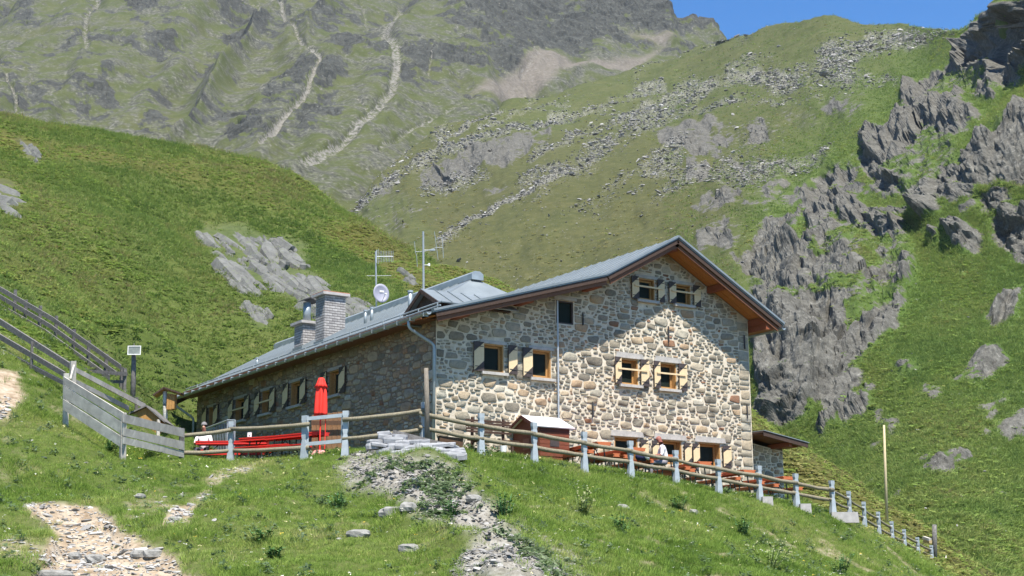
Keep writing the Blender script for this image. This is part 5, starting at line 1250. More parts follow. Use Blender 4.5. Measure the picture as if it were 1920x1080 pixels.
MB().tube([mz, mz + X * .70], .016, 6).build('boom', M_GALV, am)
for i in range(10):
    p = mz + X * (.10 + i * .066); h = .235 if i else .32; MB().tube([p - [0, 0, h], p + [0, 0, h]], .007, 5).build('element', M_GALV, am)
for i, x in enumerate((.03,)): MB().box(mz + X * x, (.03, .05, .55), AX).build('reflector', M_GALV, am)
p = at(706, 517, dpt); MB().tube([p - X * .4, p + X * .6], .009, 5).build('stay_rod', M_GALV, am)
dpt = 52.0
b = at(794.5, 560, dpt); t = at(793.5, 434, dpt)
a2 = thing('tall_mast', b, 'tall thin galvanised aerial mast behind the dormer', 'antenna')
MB().tube([b - [0, 0, .3], t], [.042, .035], 8).build('mast', M_GALV, a2)
p = at(794, 469, dpt); MB().tube([p, p + X * .33], .010, 6).build('arm', M_GALV, a2); MB().box(p + X * .33 + [0, 0, 0], (.20, .1, .045), AX).build('sensor', M_ZINCD, a2)
p = at(794, 497, dpt); MB().tube([p, p + X * .2], .012, 6).build('arm', M_GALV, a2); MB().tube([p + X * .2 - [0, 0, .03], p + X * .2 + [0, 0, .06]], .04, 8).build('insulator', M_WHITE, a2)
MB().tube([at(783, 472, dpt), at(794, 472, dpt)], .008, 5).build('arm', M_GALV, a2)
for x0, y0_, x1_, y1_ in ((777, 453, 779, 474), (781, 478, 782.5, 500), (814.5, 434, 821.5, 487), (829, 444, 831.5, 484)): MB().tube([at(x0, y0_, dpt), at(x1_, y1_, dpt)], .010, 5).build('element', M_GALV, a2)
for x0, y0_, x1_, y1_ in ((817, 449, 829.5, 445), (819, 464, 830.5, 464)): MB().tube([at(x0, y0_, dpt), at(x1_, y1_, dpt)], .008, 5).build('element', M_GALV, a2)
MB().tube([at(794, 472, dpt), at(819, 464, dpt)], .010, 5).build('arm', M_GALV, a2); MB().tube([at(779, 474, dpt), at(781, 478, dpt)], .01, 5).build('element', M_GALV, a2)
MB().tube([at(779, 472, dpt), at(785, 472, dpt)], .01, 5).build('arm', M_GALV, a2)

# flagpole, posts and timber at the foot of the slope on the right
b = at(1663.5, 1003, 60); t = at(1657.5, 797, 60); b2 = np.array([*b[:2], min(gz(*b[:2]), b[2]) - .3])
o = MB().tube([b2, (b + t) / 2, t], [.068, .055, .042], 8).build('flagpole', wood('bare_pole_wood', (0.46, 0.36, 0.20), (0.62, 0.52, 0.34), (9, 9, 1)), smooth=True); meta(o, 'bare pale wooden flagpole rising behind the sloping fence', 'flagpole')
def lone(name, px, y0_, y1_, d, r, mat, label, cat):
    b, t = at(px, y1_, d), at(px, y0_, d); o = MB().tube([b - [0, 0, .4], (b + t) / 2 + [.01, 0, 0], t], [r, r * .95, r * .88], 8).build(name, mat, smooth=True); meta(o, label, cat)
lone('timber_post', 1752, 984, 1052, 58.6, .10, M_OLDD, 'thick grey timber post at the lower end of the sloping fence', 'post')
lone('marker_pole', 1773, 1041, 1082, 60, .04, M_OLD, 'thin pale pole standing below the end of the sloping fence', 'pole')
lone('post_stump', 1794, 1060, 1090, 61, .09, M_OLD, 'short grey stump of a post at the bottom right', 'post')
tm = thing('timber_stack', at(1728, 1036, 58.2), 'small stack of pale split timber behind the last fence posts', 'timber')
M_SPLIT = wood('split_timber', (0.36, 0.24, 0.11), (0.56, 0.42, 0.23), (2, 9, 9))
for i, (xa, ya, xb, yb_) in enumerate(((1708, 1023, 1722, 1026), (1712, 1030, 1726, 1033), (1722, 1034, 1742, 1032), (1732, 1008, 1744, 1012), (1733, 1014, 1745, 1016), (1724, 1040, 1738, 1042))): stick(at(xa, ya, 58.4), at(xb, yb_, 58.0), .13, .11).build('log', M_SPLIT if i % 3 else M_OLD, tm)

# ================================================================ people
M_SKIN = simple('tanned_skin', (0.42, 0.22, 0.15), .6, .06, 12, bstr=.03); M_SKINR = simple('sunburnt_skin', (0.24, 0.085, 0.06), .6, .06, 12, bstr=.03)
M_SHIRT = simple('white_shirt', (0.74, 0.70, 0.70), .85, .05, 8, bstr=.15); M_TROUS = simple('dark_trousers', (0.05, 0.045, 0.06), .85, .25, 10); M_TROUS2 = simple('grey_trousers', (0.20, 0.18, 0.19), .85, .25, 12); M_SHOE = simple('dark_shoe', (0.03, 0.028, 0.028), .6, .2, 9)
M_HAIRG = simple('grey_hair', (0.17, 0.16, 0.16), .8, .2, 30)
def person(label, loc, rz, J, E, mats, hair=None):
    """J: joint -> (position, radius, material index); skin grown over the edges"""
    names = list(J); idx = {n: i for i, n in enumerate(names)}
    me = bpy.data.meshes.new('body'); me.from_pydata([J[n][0] for n in names], [(idx[a], idx[b]) for a, b in E], [])
    o = bpy.data.objects.new('person', me); COL.objects.link(o)
    md = o.modifiers.new('skin', 'SKIN'); md.branch_smoothing = .4
    for i, n in enumerate(names):
        r = J[n][1]; s = me.skin_vertices[0].data[i]; s.radius = r if isinstance(r, tuple) else (r, r); s.use_root = (n == 'pelvis')
    o.modifiers.new('sub', 'SUBSURF').levels = 1
    dg = bpy.context.evaluated_depsgraph_get(); ev = o.evaluated_get(dg); nm = bpy.data.meshes.new_from_object(ev); nm.name = 'person'
    o.modifiers.clear(); o.data = nm
    for m in mats: nm.materials.append(m)
    A = np.array([J[a][0] for a, b in E]); B = np.array([J[b][0] for a, b in E]); mi = [J[b][2] for a, b in E]
    for p in nm.polygons:
        c = np.array(p.center); t = np.clip(((c - A) * (B - A)).sum(1) / ((B - A) ** 2).sum(1), 0, 1); d = np.linalg.norm(c - A - (B - A) * t[:, None], axis=1); p.material_index = mi[int(d.argmin())]; p.use_smooth = True
    o.location = Vector(loc); o.rotation_euler = (0, 0, rz); WLOC[o.name] = np.zeros(3)
    meta(o, label, 'person')
    hd = np.array(J['crown'][0]); hc = np.array(J['head'][0])
    if hair:
        vs = []; fs = []; n = 10
        for k in range(5):
            ph = math.pi * .5 * k / 4.6
            for j in range(n):
                a = 2 * math.pi * j / n; vs.append(hc + np.array([0, .012, .045]) + np.array([math.cos(a) * math.sin(ph + .02) * .092, math.sin(a) * math.sin(ph + .02) * .108, math.cos(ph) * .118]))
            if k: fs += [((k - 1) * n + j, k * n + j, k * n + (j + 1) % n, (k - 1) * n + (j + 1) % n) for j in range(n)]
        h = MB().add(vs, fs).build('hair', hair, None, smooth=True, origin=(0, 0, 0)); h.parent = o
    return o
def seated(lean, head_fwd, armL, armR, knees=.44):
    """sitting figure facing -Y, origin on the seat under the pelvis; arms: (elbow, wrist)"""
    J = {'pelvis': ((0, 0, .10), (.15, .12), 2), 'waist': ((0, -.02 - lean * .2, .26), (.135, .105), 1), 'chest': ((0, -.05 - lean * .6, .44), (.165, .115), 1), 'neck0': ((0, -.04 - lean * .85, .585), (.085, .075), 1), 'neck': ((0, -.05 - lean - head_fwd * .3, .645), .052, 0),
         'head': ((0, -.06 - lean - head_fwd * .7, .745), (.078, .092), 0), 'crown': ((0, -.05 - lean - head_fwd * .8, .835), (.062, .075), 0), 'nose': ((0, -.165 - lean - head_fwd * .7, .735), .014, 0)}
    E = [('pelvis', 'waist'), ('waist', 'chest'), ('chest', 'neck0'), ('neck0', 'neck'), ('neck', 'head'), ('head', 'crown'), ('head', 'nose')]
    for s, (el, wr), q in ((-1, armL, 'l'), (1, armR, 'r')):
        J['sh' + q] = ((s * .17, -.05 - lean * .75, .52), .068, 1); J['el' + q] = ((s * .17 + el[0] * s, el[1] - lean, el[2]), .046, 1); J['fa' + q] = (tuple((np.array(J['el' + q][0]) * .5 + np.array([s * .17 + wr[0] * s, wr[1] - lean, wr[2]]) * .5)), .040, 0)
        J['wr' + q] = ((s * .17 + wr[0] * s, wr[1] - lean, wr[2]), .028, 0); w = np.array(J['wr' + q][0]); d = w - np.array(J['el' + q][0]); d /= np.linalg.norm(d); sd = np.array([d[1], -d[0], 0]); sd /= np.linalg.norm(sd) + 1e-9
        J['pa' + q] = (tuple(w + d * .06), (.036, .018), 0)
        E += [('chest', 'sh' + q), ('sh' + q, 'el' + q), ('el' + q, 'fa' + q), ('fa' + q, 'wr' + q), ('wr' + q, 'pa' + q)]
        for f in range(4):
            a = w + d * (.115 + (.012, .022, .016, 0)[f]) + sd * (f - 1.5) * .019 + np.array([0, 0, -.012]); J['f%d%s' % (f, q)] = (tuple(a), .0085, 0); E.append(('pa' + q, 'f%d%s' % (f, q)))
        J['th' + q] = (tuple(w + d * .075 + sd * s * -.045), .010, 0); E.append(('wr' + q, 'th' + q))
        J['hp' + q] = ((s * .095, -.04, .09), .088, 2); J['kn' + q] = ((s * .13, -knees, .10), .062, 2); J['an' + q] = ((s * .12, -knees - .02, -.33), .042, 2); J['to' + q] = ((s * .13, -knees - .15, -.39), .036, 3)
        E += [('pelvis', 'hp' + q), ('hp' + q, 'kn' + q), ('kn' + q, 'an' + q), ('an' + q, 'to' + q)]
    return J, E
J, E = seated(.10, .05, ((.08, -.10, .27), (.0, -.36, .26)), ((.10, -.08, .27), (.02, -.34, .26)))
p = at(1250, 848, 44.6)
# eyes sit on the side turned from the camera, the man faces the wall side
hz = at(1249, 817, 44.6)[2]
person('heavy man in a pale shirt leaning on an orange table, seen from behind', (p[0], p[1], hz - .93), math.radians(-120), J, E, [M_SKINR, M_SHIRT, M_TROUS2, M_SHOE]).scale = (1.14, 1.14, 1.14)
J, E = seated(.04, .03, ((.06, -.12, .27), (.0, -.36, .27)), ((.07, -.12, .27), (.0, -.36, .27)))
p = at(383, 828, 45.15); hz = at(385, 799, 45.15)[2]
person('grey-haired guest in a white shirt sitting at the sunlit red table', (p[0], p[1], hz - .86), math.radians(-33), J, E, [M_SKIN, M_SHIRT, M_TROUS, M_SHOE], M_HAIRG).scale = (1.1, 1.1, 1.1)
c = at(1203, 858, 44.2)
bg = thing('backpack', c, 'navy and white backpack lying on a bench beside the pale-shirted man', 'backpack')
bp = MB().tube([c + [-.2, 0, 0], c + [-.14, 0, .02], c + [.02, .02, .03], c + [.16, .02, .0], c + [.2, .02, -.02]], [.06, .12, .14, .12, .05], 10).build('bag', simple('navy_cloth', (0.025, 0.025, 0.07), .8, .2, 9), bg, smooth=True)
MB().tube([c + [.04, -.13, .06], c + [.12, -.14, .0], c + [.17, -.12, -.06]], [.05, .07, .04], 8).build('pocket', M_WHITE, bg, smooth=True)

# ================================================================ rocks and plants one can pick out
def boulder(name, px, py, d, L, W_, H, rz, label, mat=None, sink=.3, seed=0, cat='rock'):
    g = np.random.default_rng(seed); vs = []; fs = []; n, m = 12, 6
    c = at(px, py, d); c[2] = gz(c[0], c[1])
    for i in range(m + 1):
        ph = math.pi * i / m
        for j in range(n):
            a = 2 * math.pi * j / n; vs.append([math.sin(ph) * math.cos(a), math.sin(ph) * math.sin(a), math.cos(ph)])
    V = np.array(vs); s_ = 1 + facets(V * 1.25 + seed * 7.1, 300 + seed) * .22 + fbm(V * 3 + seed, 3, 5) * .10
    V = np.clip(V * s_[:, None], -.86, .86); V = V * np.array([L / 2, W_ / 2, H / 2]) * 1.15; R_ = np.array(Matrix.Rotation(rz, 3, 'Z')); V = V @ R_.T + c + [0, 0, H * (.5 - sink)]
    for i in range(m):
        for j in range(n):
            a, b, c_, e = i * n + j, i * n + (j + 1) % n, (i + 1) * n + (j + 1) % n, (i + 1) * n + j; fs.append((a, e, c_, b))
    o = MB().add(V, fs).build(name, mat or M_ROCKP, smooth=False); meta(o, label, cat)
    return o
M_ROCKP = (lambda k: k.bsdf(k.ramp(k.noise(6, 6, .7), [(.3, (0.136, 0.129, 0.116)), (.5, (0.224, 0.218, 0.197)), (.75, (0.340, 0.326, 0.299))]), .9, k.noise(14, 5, .7), .5, .03))(NT('pale_rock'))
for i, q in enumerate([(736, 989, 31.2, .62, .3, .26, 2.4, 'grey elongated boulder on the grass left of the gravel cone, upper one of two'), (766, 1007, 30.8, .42, .36, .26, .4, 'rounded grey boulder on the grass left of the gravel cone, lower one of two'),
                       (671, 1022, 29.8, .5, .26, .2, 2.5, 'slanting pale stone half sunk in the short grass in the lower middle'), (766, 1061, 28.0, .42, .26, .2, 2.6, 'pale angular stone in the grass near the bottom edge, left of the gravel'), (888, 1012, 31.4, .36, .3, .2, .3, 'pale rock on the gravel cone beside a grass tuft'),
                       (285, 1053, 28.2, .36, .26, .2, 0, 'largest white stone at the right end of the dirt path'), (178, 1045, 28.2, .44, .3, .2, .3, 'broad white stone in the middle of the dirt path'), (97, 1080, 26.6, .8, .4, .2, 0, 'wide flat white stone at the bottom edge of the dirt path'),
                       (140, 1044, 28.2, .3, .24, .18, .9, 'white stone on the dirt path just left of the broad one'), (258, 1051, 28.3, .3, .24, .18, .2, 'white stone on the path beside the largest one'), (325, 1000, 30.0, .25, .2, .1, .4, 'small flat grey stone in the grass above the path end'),
                       (346, 905, 33.8, .32, .24, .14, .5, 'small grey stone in the meadow below the end of the plank fence'), (263, 933, 32.6, .26, .2, .14, .5, 'small pale stone in the grass above the washed-out path'), (1168, 968, 38.0, .42, .3, .2, .5, 'grey stone in the tall grass below the man at the table'),
                       (1300, 962, 40.6, .3, .25, .18, .5, 'small grey stone in the grass under the long rail fence')]):
    boulder('rock', *q[:6], q[6], q[7], seed=i)

# slabs of the outcrop on the hill behind the chimney
M_OUT = (lambda k: k.bsdf(k.mix(k.math('GREATER_THAN', k.noise(2.2, 5, .7), .58), k.ramp(k.noise(1.1, 6, .7), [(.28, (0.065, 0.065, 0.061)), (.5, (0.126, 0.126, 0.115)), (.75, (0.195, 0.195, 0.182))]), (0.118, 0.127, 0.087)), .9, k.noise(4, 6, .7), .6, .12))(NT('lichen_schist'))
def ray_ground(px, py, d0=58, d1=170):
    ds = np.linspace(d0, d1, 160); P = CAM + ray(px, py)[None] * ds[:, None]; f = P[:, 2] - ground_z(P[:, :2]); k = np.where(f < 0)[0]
    return P[k[0]] if len(k) else None
def outcrop(label, poly, n, Lr, ang, seed):
    g = np.random.default_rng(seed); poly = np.array(poly, float); lo, hi = poly.min(0), poly.max(0); T = None; cnt = 0; guard = 0
    dirv = None
    while cnt < n and guard < n * 12:
        guard += 1; q = lo + (hi - lo) * g.random(2)
        if polymask(np.array([q[0]]), np.array([q[1]]), poly, 3)[0] < .5: continue
        c = ray_ground(*q)
        if c is None: continue
        if T is None: T = thing('rock_outcrop', c, label, 'rock outcrop')
        L = g.uniform(*Lr) * (1.0 if g.random() > .15 else 1.6); W_ = L * g.uniform(.16, .34); H = g.uniform(.3, .85)
        e = ray_ground(q[0] + math.cos(ang) * 22, q[1] + math.sin(ang) * 22)
        if e is None: continue
        d = unit(e - c); d = unit(d + g.normal(0, .07, 3)); s_ = unit(np.cross(d, [0, 0, 1])); u = np.cross(s_, d); tilt = g.uniform(.1, .75); s2 = s_ * math.cos(tilt) + u * math.sin(tilt); u2 = np.cross(s2, d)
        m = 9; Q = []
        for k in range(m):
            a = 2 * math.pi * k / m + g.uniform(-.3, .3); rr_ = g.uniform(.72, 1.05); Q.append((rr_ * math.cos(a) * L / 2, rr_ * math.sin(a) * W_ / 2 * (1 + .4 * g.random())))
        b0 = c - [0, 0, .1]
        lo_ = [b0 + d * x * 1.05 + s2 * y * 1.1 - u2 * H for x, y in Q]; md = [b0 + d * x + s2 * y + u2 * H * g.uniform(.15, .4) for x, y in Q]; up = [b0 + d * x * .84 + s2 * y * .72 + u2 * H * g.uniform(.45, .62) for x, y in Q]
        MB().add(lo_ + md + up, [tuple(range(2 * m, 3 * m))] + [(i, (i + 1) % m, m + (i + 1) % m, m + i) for i in range(m)] + [(m + i, m + (i + 1) % m, 2 * m + (i + 1) % m, 2 * m + i) for i in range(m)]).build('slab', M_OUT, T); cnt += 1
outcrop('big slanting outcrop of pale layered rock on the green hill behind the chimneys', [(362, 428), (420, 438), (462, 420), (556, 470), (598, 522), (655, 560), (668, 598), (598, 590), (520, 540), (440, 548), (400, 482)], 120, (1.8, 4.4), .72, 1)
outcrop('small split outcrop lower on the hill, left of the chimneys', [(470, 582), (502, 586), (500, 610), (476, 604)], 12, (1.2, 2.4), .8, 2)
outcrop('pale ledge of rock at the left edge of the green hill', [(-20, 332), (20, 342), (44, 384), (12, 402), (-20, 372)], 13, (1.0, 2.4), .5, 3)
outcrop('narrow line of pale rock high on the left shoulder of the hill', [(34, 260), (64, 278), (76, 310), (56, 304)], 11, (1.0, 2.2), .9, 4)
outcrop('short pale rib of rock on the hill behind the tall aerial', [(752, 512), (770, 520), (790, 540), (770, 536)], 6, (1.4, 2.6), .7, 5)
outcrop('strip of pale rock beside the taller chimney, toward the dish', [(648, 560), (700, 578), (690, 592), (650, 580)], 14, (1.4, 3.0), .6, 6)

# ================================================================ growth and loose stones
def leaf_material(name, stops, trans=.25, rough=.7):
    k = NT(name); c = k.ramp(k.attr('tint', 'INSTANCER'), stops); v = k.noise(4, 3)
    c = k.mix(1.0, c, k.ramp(v, [(.3, (.8, .8, .8)), (.7, (1.15, 1.15, 1.1))]), 'MULTIPLY')
    return k.bsdf(c, rough, spec=.15, trans=trans)
M_GRASS = leaf_material('meadow_grass', [(0, (0.119, 0.196, 0.035)), (.3, (0.189, 0.287, 0.049)), (.6, (0.266, 0.357, 0.077)), (.82, (0.364, 0.385, 0.126)), (1, (0.504, 0.434, 0.238))], .35)
M_TURF = leaf_material('mountain_turf', [(0, (0.110, 0.171, 0.046)), (.3, (0.176, 0.253, 0.062)), (.6, (0.237, 0.292, 0.084)), (.82, (0.259, 0.248, 0.094)), (1, (0.286, 0.237, 0.121))], .4)
M_SHRUB = leaf_material('alpine_heath', [(0, (0.127, 0.185, 0.047)), (.25, (0.199, 0.300, 0.065)), (.5, (0.271, 0.348, 0.090)), (.75, (0.261, 0.248, 0.083)), (1, (0.361, 0.329, 0.144))], .4)
M_WEED = leaf_material('grey_green_weed', [(0, (.09, .14, .06)), (.6, (.15, .21, .10)), (1, (.26, .31, .19))], .4)
M_SCREE = (lambda k: k.bsdf(k.mix(1.0, k.ramp(k.attr('tint', 'INSTANCER'), [(0, (0.116, 0.112, 0.105)), (.6, (0.231, 0.221, 0.204)), (1, (0.394, 0.381, 0.354))]), k.ramp(k.noise(2, 4, .7), [(.3, (.75, .75, .75)), (.7, (1.15, 1.15, 1.15))]), 'MULTIPLY'), .9))(NT('loose_stone'))
def mesh_only(name, vs, fs, mat, smooth=False):
    me = bpy.data.meshes.new(name); me.from_pydata([tuple(v) for v in vs], [], fs); me.materials.append(mat); me.update()
    if smooth: me.polygons.foreach_set('use_smooth', [True] * len(fs))
    return bpy.data.objects.new(name, me)
def tuft(name, nb, rad, h, w, mat, seed, lean=.5):
    g = np.random.default_rng(seed); vs = []; fs = []
    for i in range(nb):
        a = g.uniform(0, 6.28); r = rad * math.sqrt(g.random()); x, y = r * math.cos(a), r * math.sin(a); H = h * g.uniform(.5, 1.15); b = g.uniform(0, 6.28); l = lean * H * g.uniform(.2, 1.2); dx, dy = math.cos(a) * l, math.sin(a) * l; wx, wy = math.cos(b) * w / 2, math.sin(b) * w / 2; k = len(vs)
        vs += [(x - wx, y - wy, -.02), (x + wx, y + wy, -.02), (x + dx * .4 + wx * .7, y + dy * .4 + wy * .7, H * .6), (x + dx * .4 - wx * .7, y + dy * .4 - wy * .7, H * .6), (x + dx, y + dy, H)]
        fs += [(k, k + 1, k + 2, k + 3), (k + 3, k + 2, k + 4)]
    return mesh_only(name, vs, fs, mat)
def clump(name, n, rad, h, leaf, mat, seed):
    g = np.random.default_rng(seed); vs = []; fs = []
    for i in range(n):
        a = g.uniform(0, 6.28); ph = math.acos(g.uniform(0, 1)); r = g.uniform(.55, 1.0); c = np.array([rad * r * math.sin(ph) * math.cos(a), rad * r * math.sin(ph) * math.sin(a), h * r * math.cos(ph)])
        d = g.normal(0, 1, 3) * [1, 1, .45]; d /= np.linalg.norm(d); e = np.cross(d, [0, 0, 1.0] + g.normal(0, .35, 3)); e /= np.linalg.norm(e); s_ = leaf * g.uniform(.6, 1.3); k = len(vs)
        vs += [c - d * s_, c + e * s_ * .5, c + d * s_, c - e * s_ * .5]; fs.append((k, k + 1, k + 2, k + 3))
    return mesh_only(name, vs, fs, mat)
def pebble(name, mat, seed):
    g = np.random.default_rng(seed); n = 7; vs = [(0, 0, -.4)]; fs = []
    for z_, r in ((-.25, .8), (.15, 1), (.5, .6)):
        for j in range(n): a = 2 * math.pi * j / n + g.uniform(-.3, .3); q = r * g.uniform(.75, 1.15); vs.append((q * math.cos(a), q * math.sin(a) * .8, z_ * .75 + g.uniform(-.1, .1)))
    vs.append((0, 0, .45)); fs += [(0, 1 + (j + 1) % n, 1 + j) for j in range(n)]
    for k in range(2): fs += [(1 + k * n + j, 1 + k * n + (j + 1) % n, 1 + (k + 1) * n + (j + 1) % n, 1 + (k + 1) * n + j) for j in range(n)]
    fs += [(1 + 2 * n + j, 1 + 2 * n + (j + 1) % n, 1 + 3 * n) for j in range(n)]
    return mesh_only(name, vs, fs, mat)
def scatter(name, P, rot, scl, tint, variants):
    n = len(P); me = bpy.data.meshes.new(name); me.vertices.add(n); me.vertices.foreach_set('co', np.asarray(P, np.float32).ravel())
    for a, typ, v in (('rot', 'FLOAT_VECTOR', rot), ('scl', 'FLOAT_VECTOR', scl), ('tint', 'FLOAT', tint)):
        x = me.attributes.new(a, typ, 'POINT'); x.data.foreach_set('vector' if typ != 'FLOAT' else 'value', np.asarray(v, np.float32).ravel())
    x = me.attributes.new('pick', 'INT', 'POINT'); x.data.foreach_set('value', rng.integers(0, len(variants), n).astype(np.int32))
    o = bpy.data.objects.new(name, me); COL.objects.link(o)
    cl = bpy.data.collections.new(name + '_kinds')
    for v in variants: cl.objects.link(v)
    ng = bpy.data.node_groups.new(name, 'GeometryNodeTree'); ng.interface.new_socket('Geometry', in_out='INPUT', socket_type='NodeSocketGeometry'); ng.interface.new_socket('Geometry', in_out='OUTPUT', socket_type='NodeSocketGeometry')
    N = ng.nodes; gi, go = N.new('NodeGroupInput'), N.new('NodeGroupOutput'); ip = N.new('GeometryNodeInstanceOnPoints'); ci = N.new('GeometryNodeCollectionInfo')
    ci.inputs['Collection'].default_value = cl; ci.inputs['Separate Children'].default_value = True; ci.inputs['Reset Children'].default_value = True
    def na(a, t):
        q = N.new('GeometryNodeInputNamedAttribute'); q.data_type = t; q.inputs['Name'].default_value = a; return q.outputs['Attribute']
    L = ng.links.new
    L(gi.outputs[0], ip.inputs['Points']); L(ci.outputs[0], ip.inputs['Instance']); ip.inputs['Pick Instance'].default_value = True
    L(na('pick', 'INT'), ip.inputs['Instance Index'])
    er = N.new('FunctionNodeEulerToRotation'); L(na('rot', 'FLOAT_VECTOR'), er.inputs[0]); L(er.outputs[0], ip.inputs['Rotation']); L(na('scl', 'FLOAT_VECTOR'), ip.inputs['Scale']); L(ip.outputs[0], go.inputs[0])
    md = o.modifiers.new('scatter', 'NODES'); md.node_group = ng
    meta(o, kind='stuff'); return o
def polar(n, d0, d1, x0=-130, x1=2050):
    a = rng.uniform(x0, x1, n); d = np.sqrt(rng.uniform(d0 ** 2, d1 ** 2, n)); r = FWD[None] * 0 + 0
    dv = np.array([ray(q, 1126.0)[:2] for q in a]); dv /= np.linalg.norm(dv, axis=1)[:, None]; xy = CAM[:2] + dv * d[:, None]; return xy, d
def in_building(xy, m=0.0):
    x, y = xy[:, 0], xy[:, 1]; return (x > -m) & (x < 15.2 + m) & (y > -m) & (y < 20.4 + m)
def terrace(xy):
    x, y = xy[:, 0], xy[:, 1]; return ((x > -1.0) & (x < 13.6) & (y > -3.0) & (y < 1))
e3 = lambda n, tilt=.15: np.column_stack([rng.normal(0, tilt, n), rng.normal(0, tilt, n), rng.uniform(0, 6.28, n)])
def iso(s): return np.column_stack([s, s, s])
# meadow grass
xy, d = polar(150000, 23.5, 60)
keep = ~in_building(xy, .3) & ~terrace(xy) & ~((xy[:, 0] > -.5) & (xy[:, 1] > 0)); xy, d = xy[keep], d[keep]; z_ = ground_z(xy); P = np.column_stack([xy, z_]); px, py, dd = proj(P)
P3 = np.column_stack([xy, np.zeros(len(xy))]); mk = masks_g(px, py, dd, P3)
keep = (rng.random(len(xy)) > np.clip(mk[0] * 1.1 + mk[1] * .93, 0, .985)); P, P3, dd = P[keep], P3[keep], dd[keep]; n = len(P)
px, py, _ = proj(P)
cl_ = fbm(P3 * .35, 4, 401); cl2 = fbm(P3 * 1.3, 3, 405); tall = sstep(-.1, .5, cl2 + .5 * sstep(850, 1050, px) * sstep(1400, 1200, px))
dry = fbm(P3 * .6, 4, 411)
tint = np.clip(.42 + .45 * cl_ + .35 * dry + rng.normal(0, .13, n), 0, 1)
scatter('grass', P, e3(n), iso(rng.uniform(.55, 1.0, n) * (.55 + .5 * tall)), tint, [tuft('grass_tuft', 16, .12, .15, .012, M_GRASS, s_, 1.1) for s_ in range(4)])
# longer seed stalks and herbs
sel = rng.random(n) < .012; Ph = P[sel]; m = len(Ph)
scatter('meadow_herbs', Ph, e3(m), iso(rng.uniform(.5, 1.3, m)), np.clip(rng.normal(.35, .22, m), 0, 1), [clump('herb', 26, .16, .2, .05, M_WEED, s_) for s_ in range(3)])
M_FLOW = (lambda k: k.bsdf(k.ramp(k.attr('tint', 'INSTANCER'), [(0, (.62, .60, .52)), (.5, (.66, .60, .30)), (.8, (.62, .45, .05)), (1, (.55, .36, .42))], 'CONSTANT'), .7))(NT('wildflower_petals'))
sel = rng.random(n) < .016; Ph = P[sel] + np.array([0, 0, .13]); m = len(Ph)
scatter('wildflowers', Ph, e3(m, .4), iso(rng.uniform(.5, 1.2, m)), rng.random(m), [clump('blossom', 7, .04, .02, .017, M_FLOW, s_) for s_ in range(3)])
# weeds on the gravel
xy, d = polar(9000, 24, 40, 640, 1140); z_ = ground_z(xy); P = np.column_stack([xy, z_]); px, py, dd = proj(P); P3 = np.column_stack([xy, z_ * 0]); mk = masks_g(px, py, dd, P3)
w = mk[1] * sstep(-.02, .25, fbm(P3 * .9, 3, 421) + .5 * polymask(px, py, [(740, 885), (860, 880), (915, 940), (850, 960), (770, 930)], 25) - .12)
keep = rng.random(len(P)) < w * .8; P = P[keep]; m = len(P)
scatter('gravel_weeds', P, e3(m), iso(rng.uniform(.5, 1.25, m)), rng.random(m), [clump('weed', 14, .13, .09, .06, M_WEED, s_) for s_ in range(3)])
# loose stones on gravel and path
xy, d = polar(90000, 23.5, 41, -60, 1150); z_ = ground_z(xy); P = np.column_stack([xy, z_]); px, py, dd = proj(P); P3 = np.column_stack([xy, z_ * 0]); mk = masks_g(px, py, dd, P3)
keep = rng.random(len(P)) < np.clip(mk[1] * .75 + mk[0] * .36 * sstep(.2, .8, mk[0]) + .002, 0, 1); P = P[keep]; m = len(P); big = np.exp(rng.normal(-3.65, .55, m)).clip(.010, .11); fl = np.column_stack([big * rng.uniform(.8, 1.5, m), big, big * rng.uniform(.5, .9, m)])
ispath = proj(P)[0] < 480
scatter('gravel_stones', P, e3(m, .25), fl * np.where(ispath, 1.15, .95)[:, None], np.clip(rng.normal(.5, .25, m) + .35 * ispath, 0, 1), [pebble('pebble', M_SCREE, s_) for s_ in range(5)])
# heath and tussocks on the hill behind
xy, d = polar(190000, 50, 158); keep = ~in_building(xy, .8) & ~((xy[:, 0] > -8) & (xy[:, 0] < 14) & (xy[:, 1] > -6) & (xy[:, 1] < 14)); xy, d = xy[keep], d[keep]
z_ = ground_z(xy); P = np.column_stack([xy, z_]); px, py, dd = proj(P); P3 = np.column_stack([xy, z_ * 0]); mk = masks_g(px, py, dd, P3)
patch = fbm(P3 * np.array([.22, .22, 1]), 4, 431)
pr = np.clip(.34 + .5 * patch + .2 * mk[2], .10, 1) * (1 - mk[3]); keep = (rng.random(len(P)) < pr) & (px > -120) & (px < 2040); P, P3, patch = P[keep], P3[keep], patch[keep]; hm = mk[2][keep]; m = len(P)
lime = fbm(P3 * .12, 3, 437)
tint = np.clip(.22 + .25 * lime + .25 * patch + hm * .36 + rng.normal(0, .12, m), 0, 1); s_ = rng.uniform(.35, .8, m) * (.7 + .4 * np.clip(patch, 0, 1))
scatter('heath', P, e3(m), np.column_stack([s_ * 1.15, s_ * 1.15, s_ * .6]), tint, [clump('heath_clump', 20, .40, .20, .15, M_SHRUB, q) for q in range(4)])
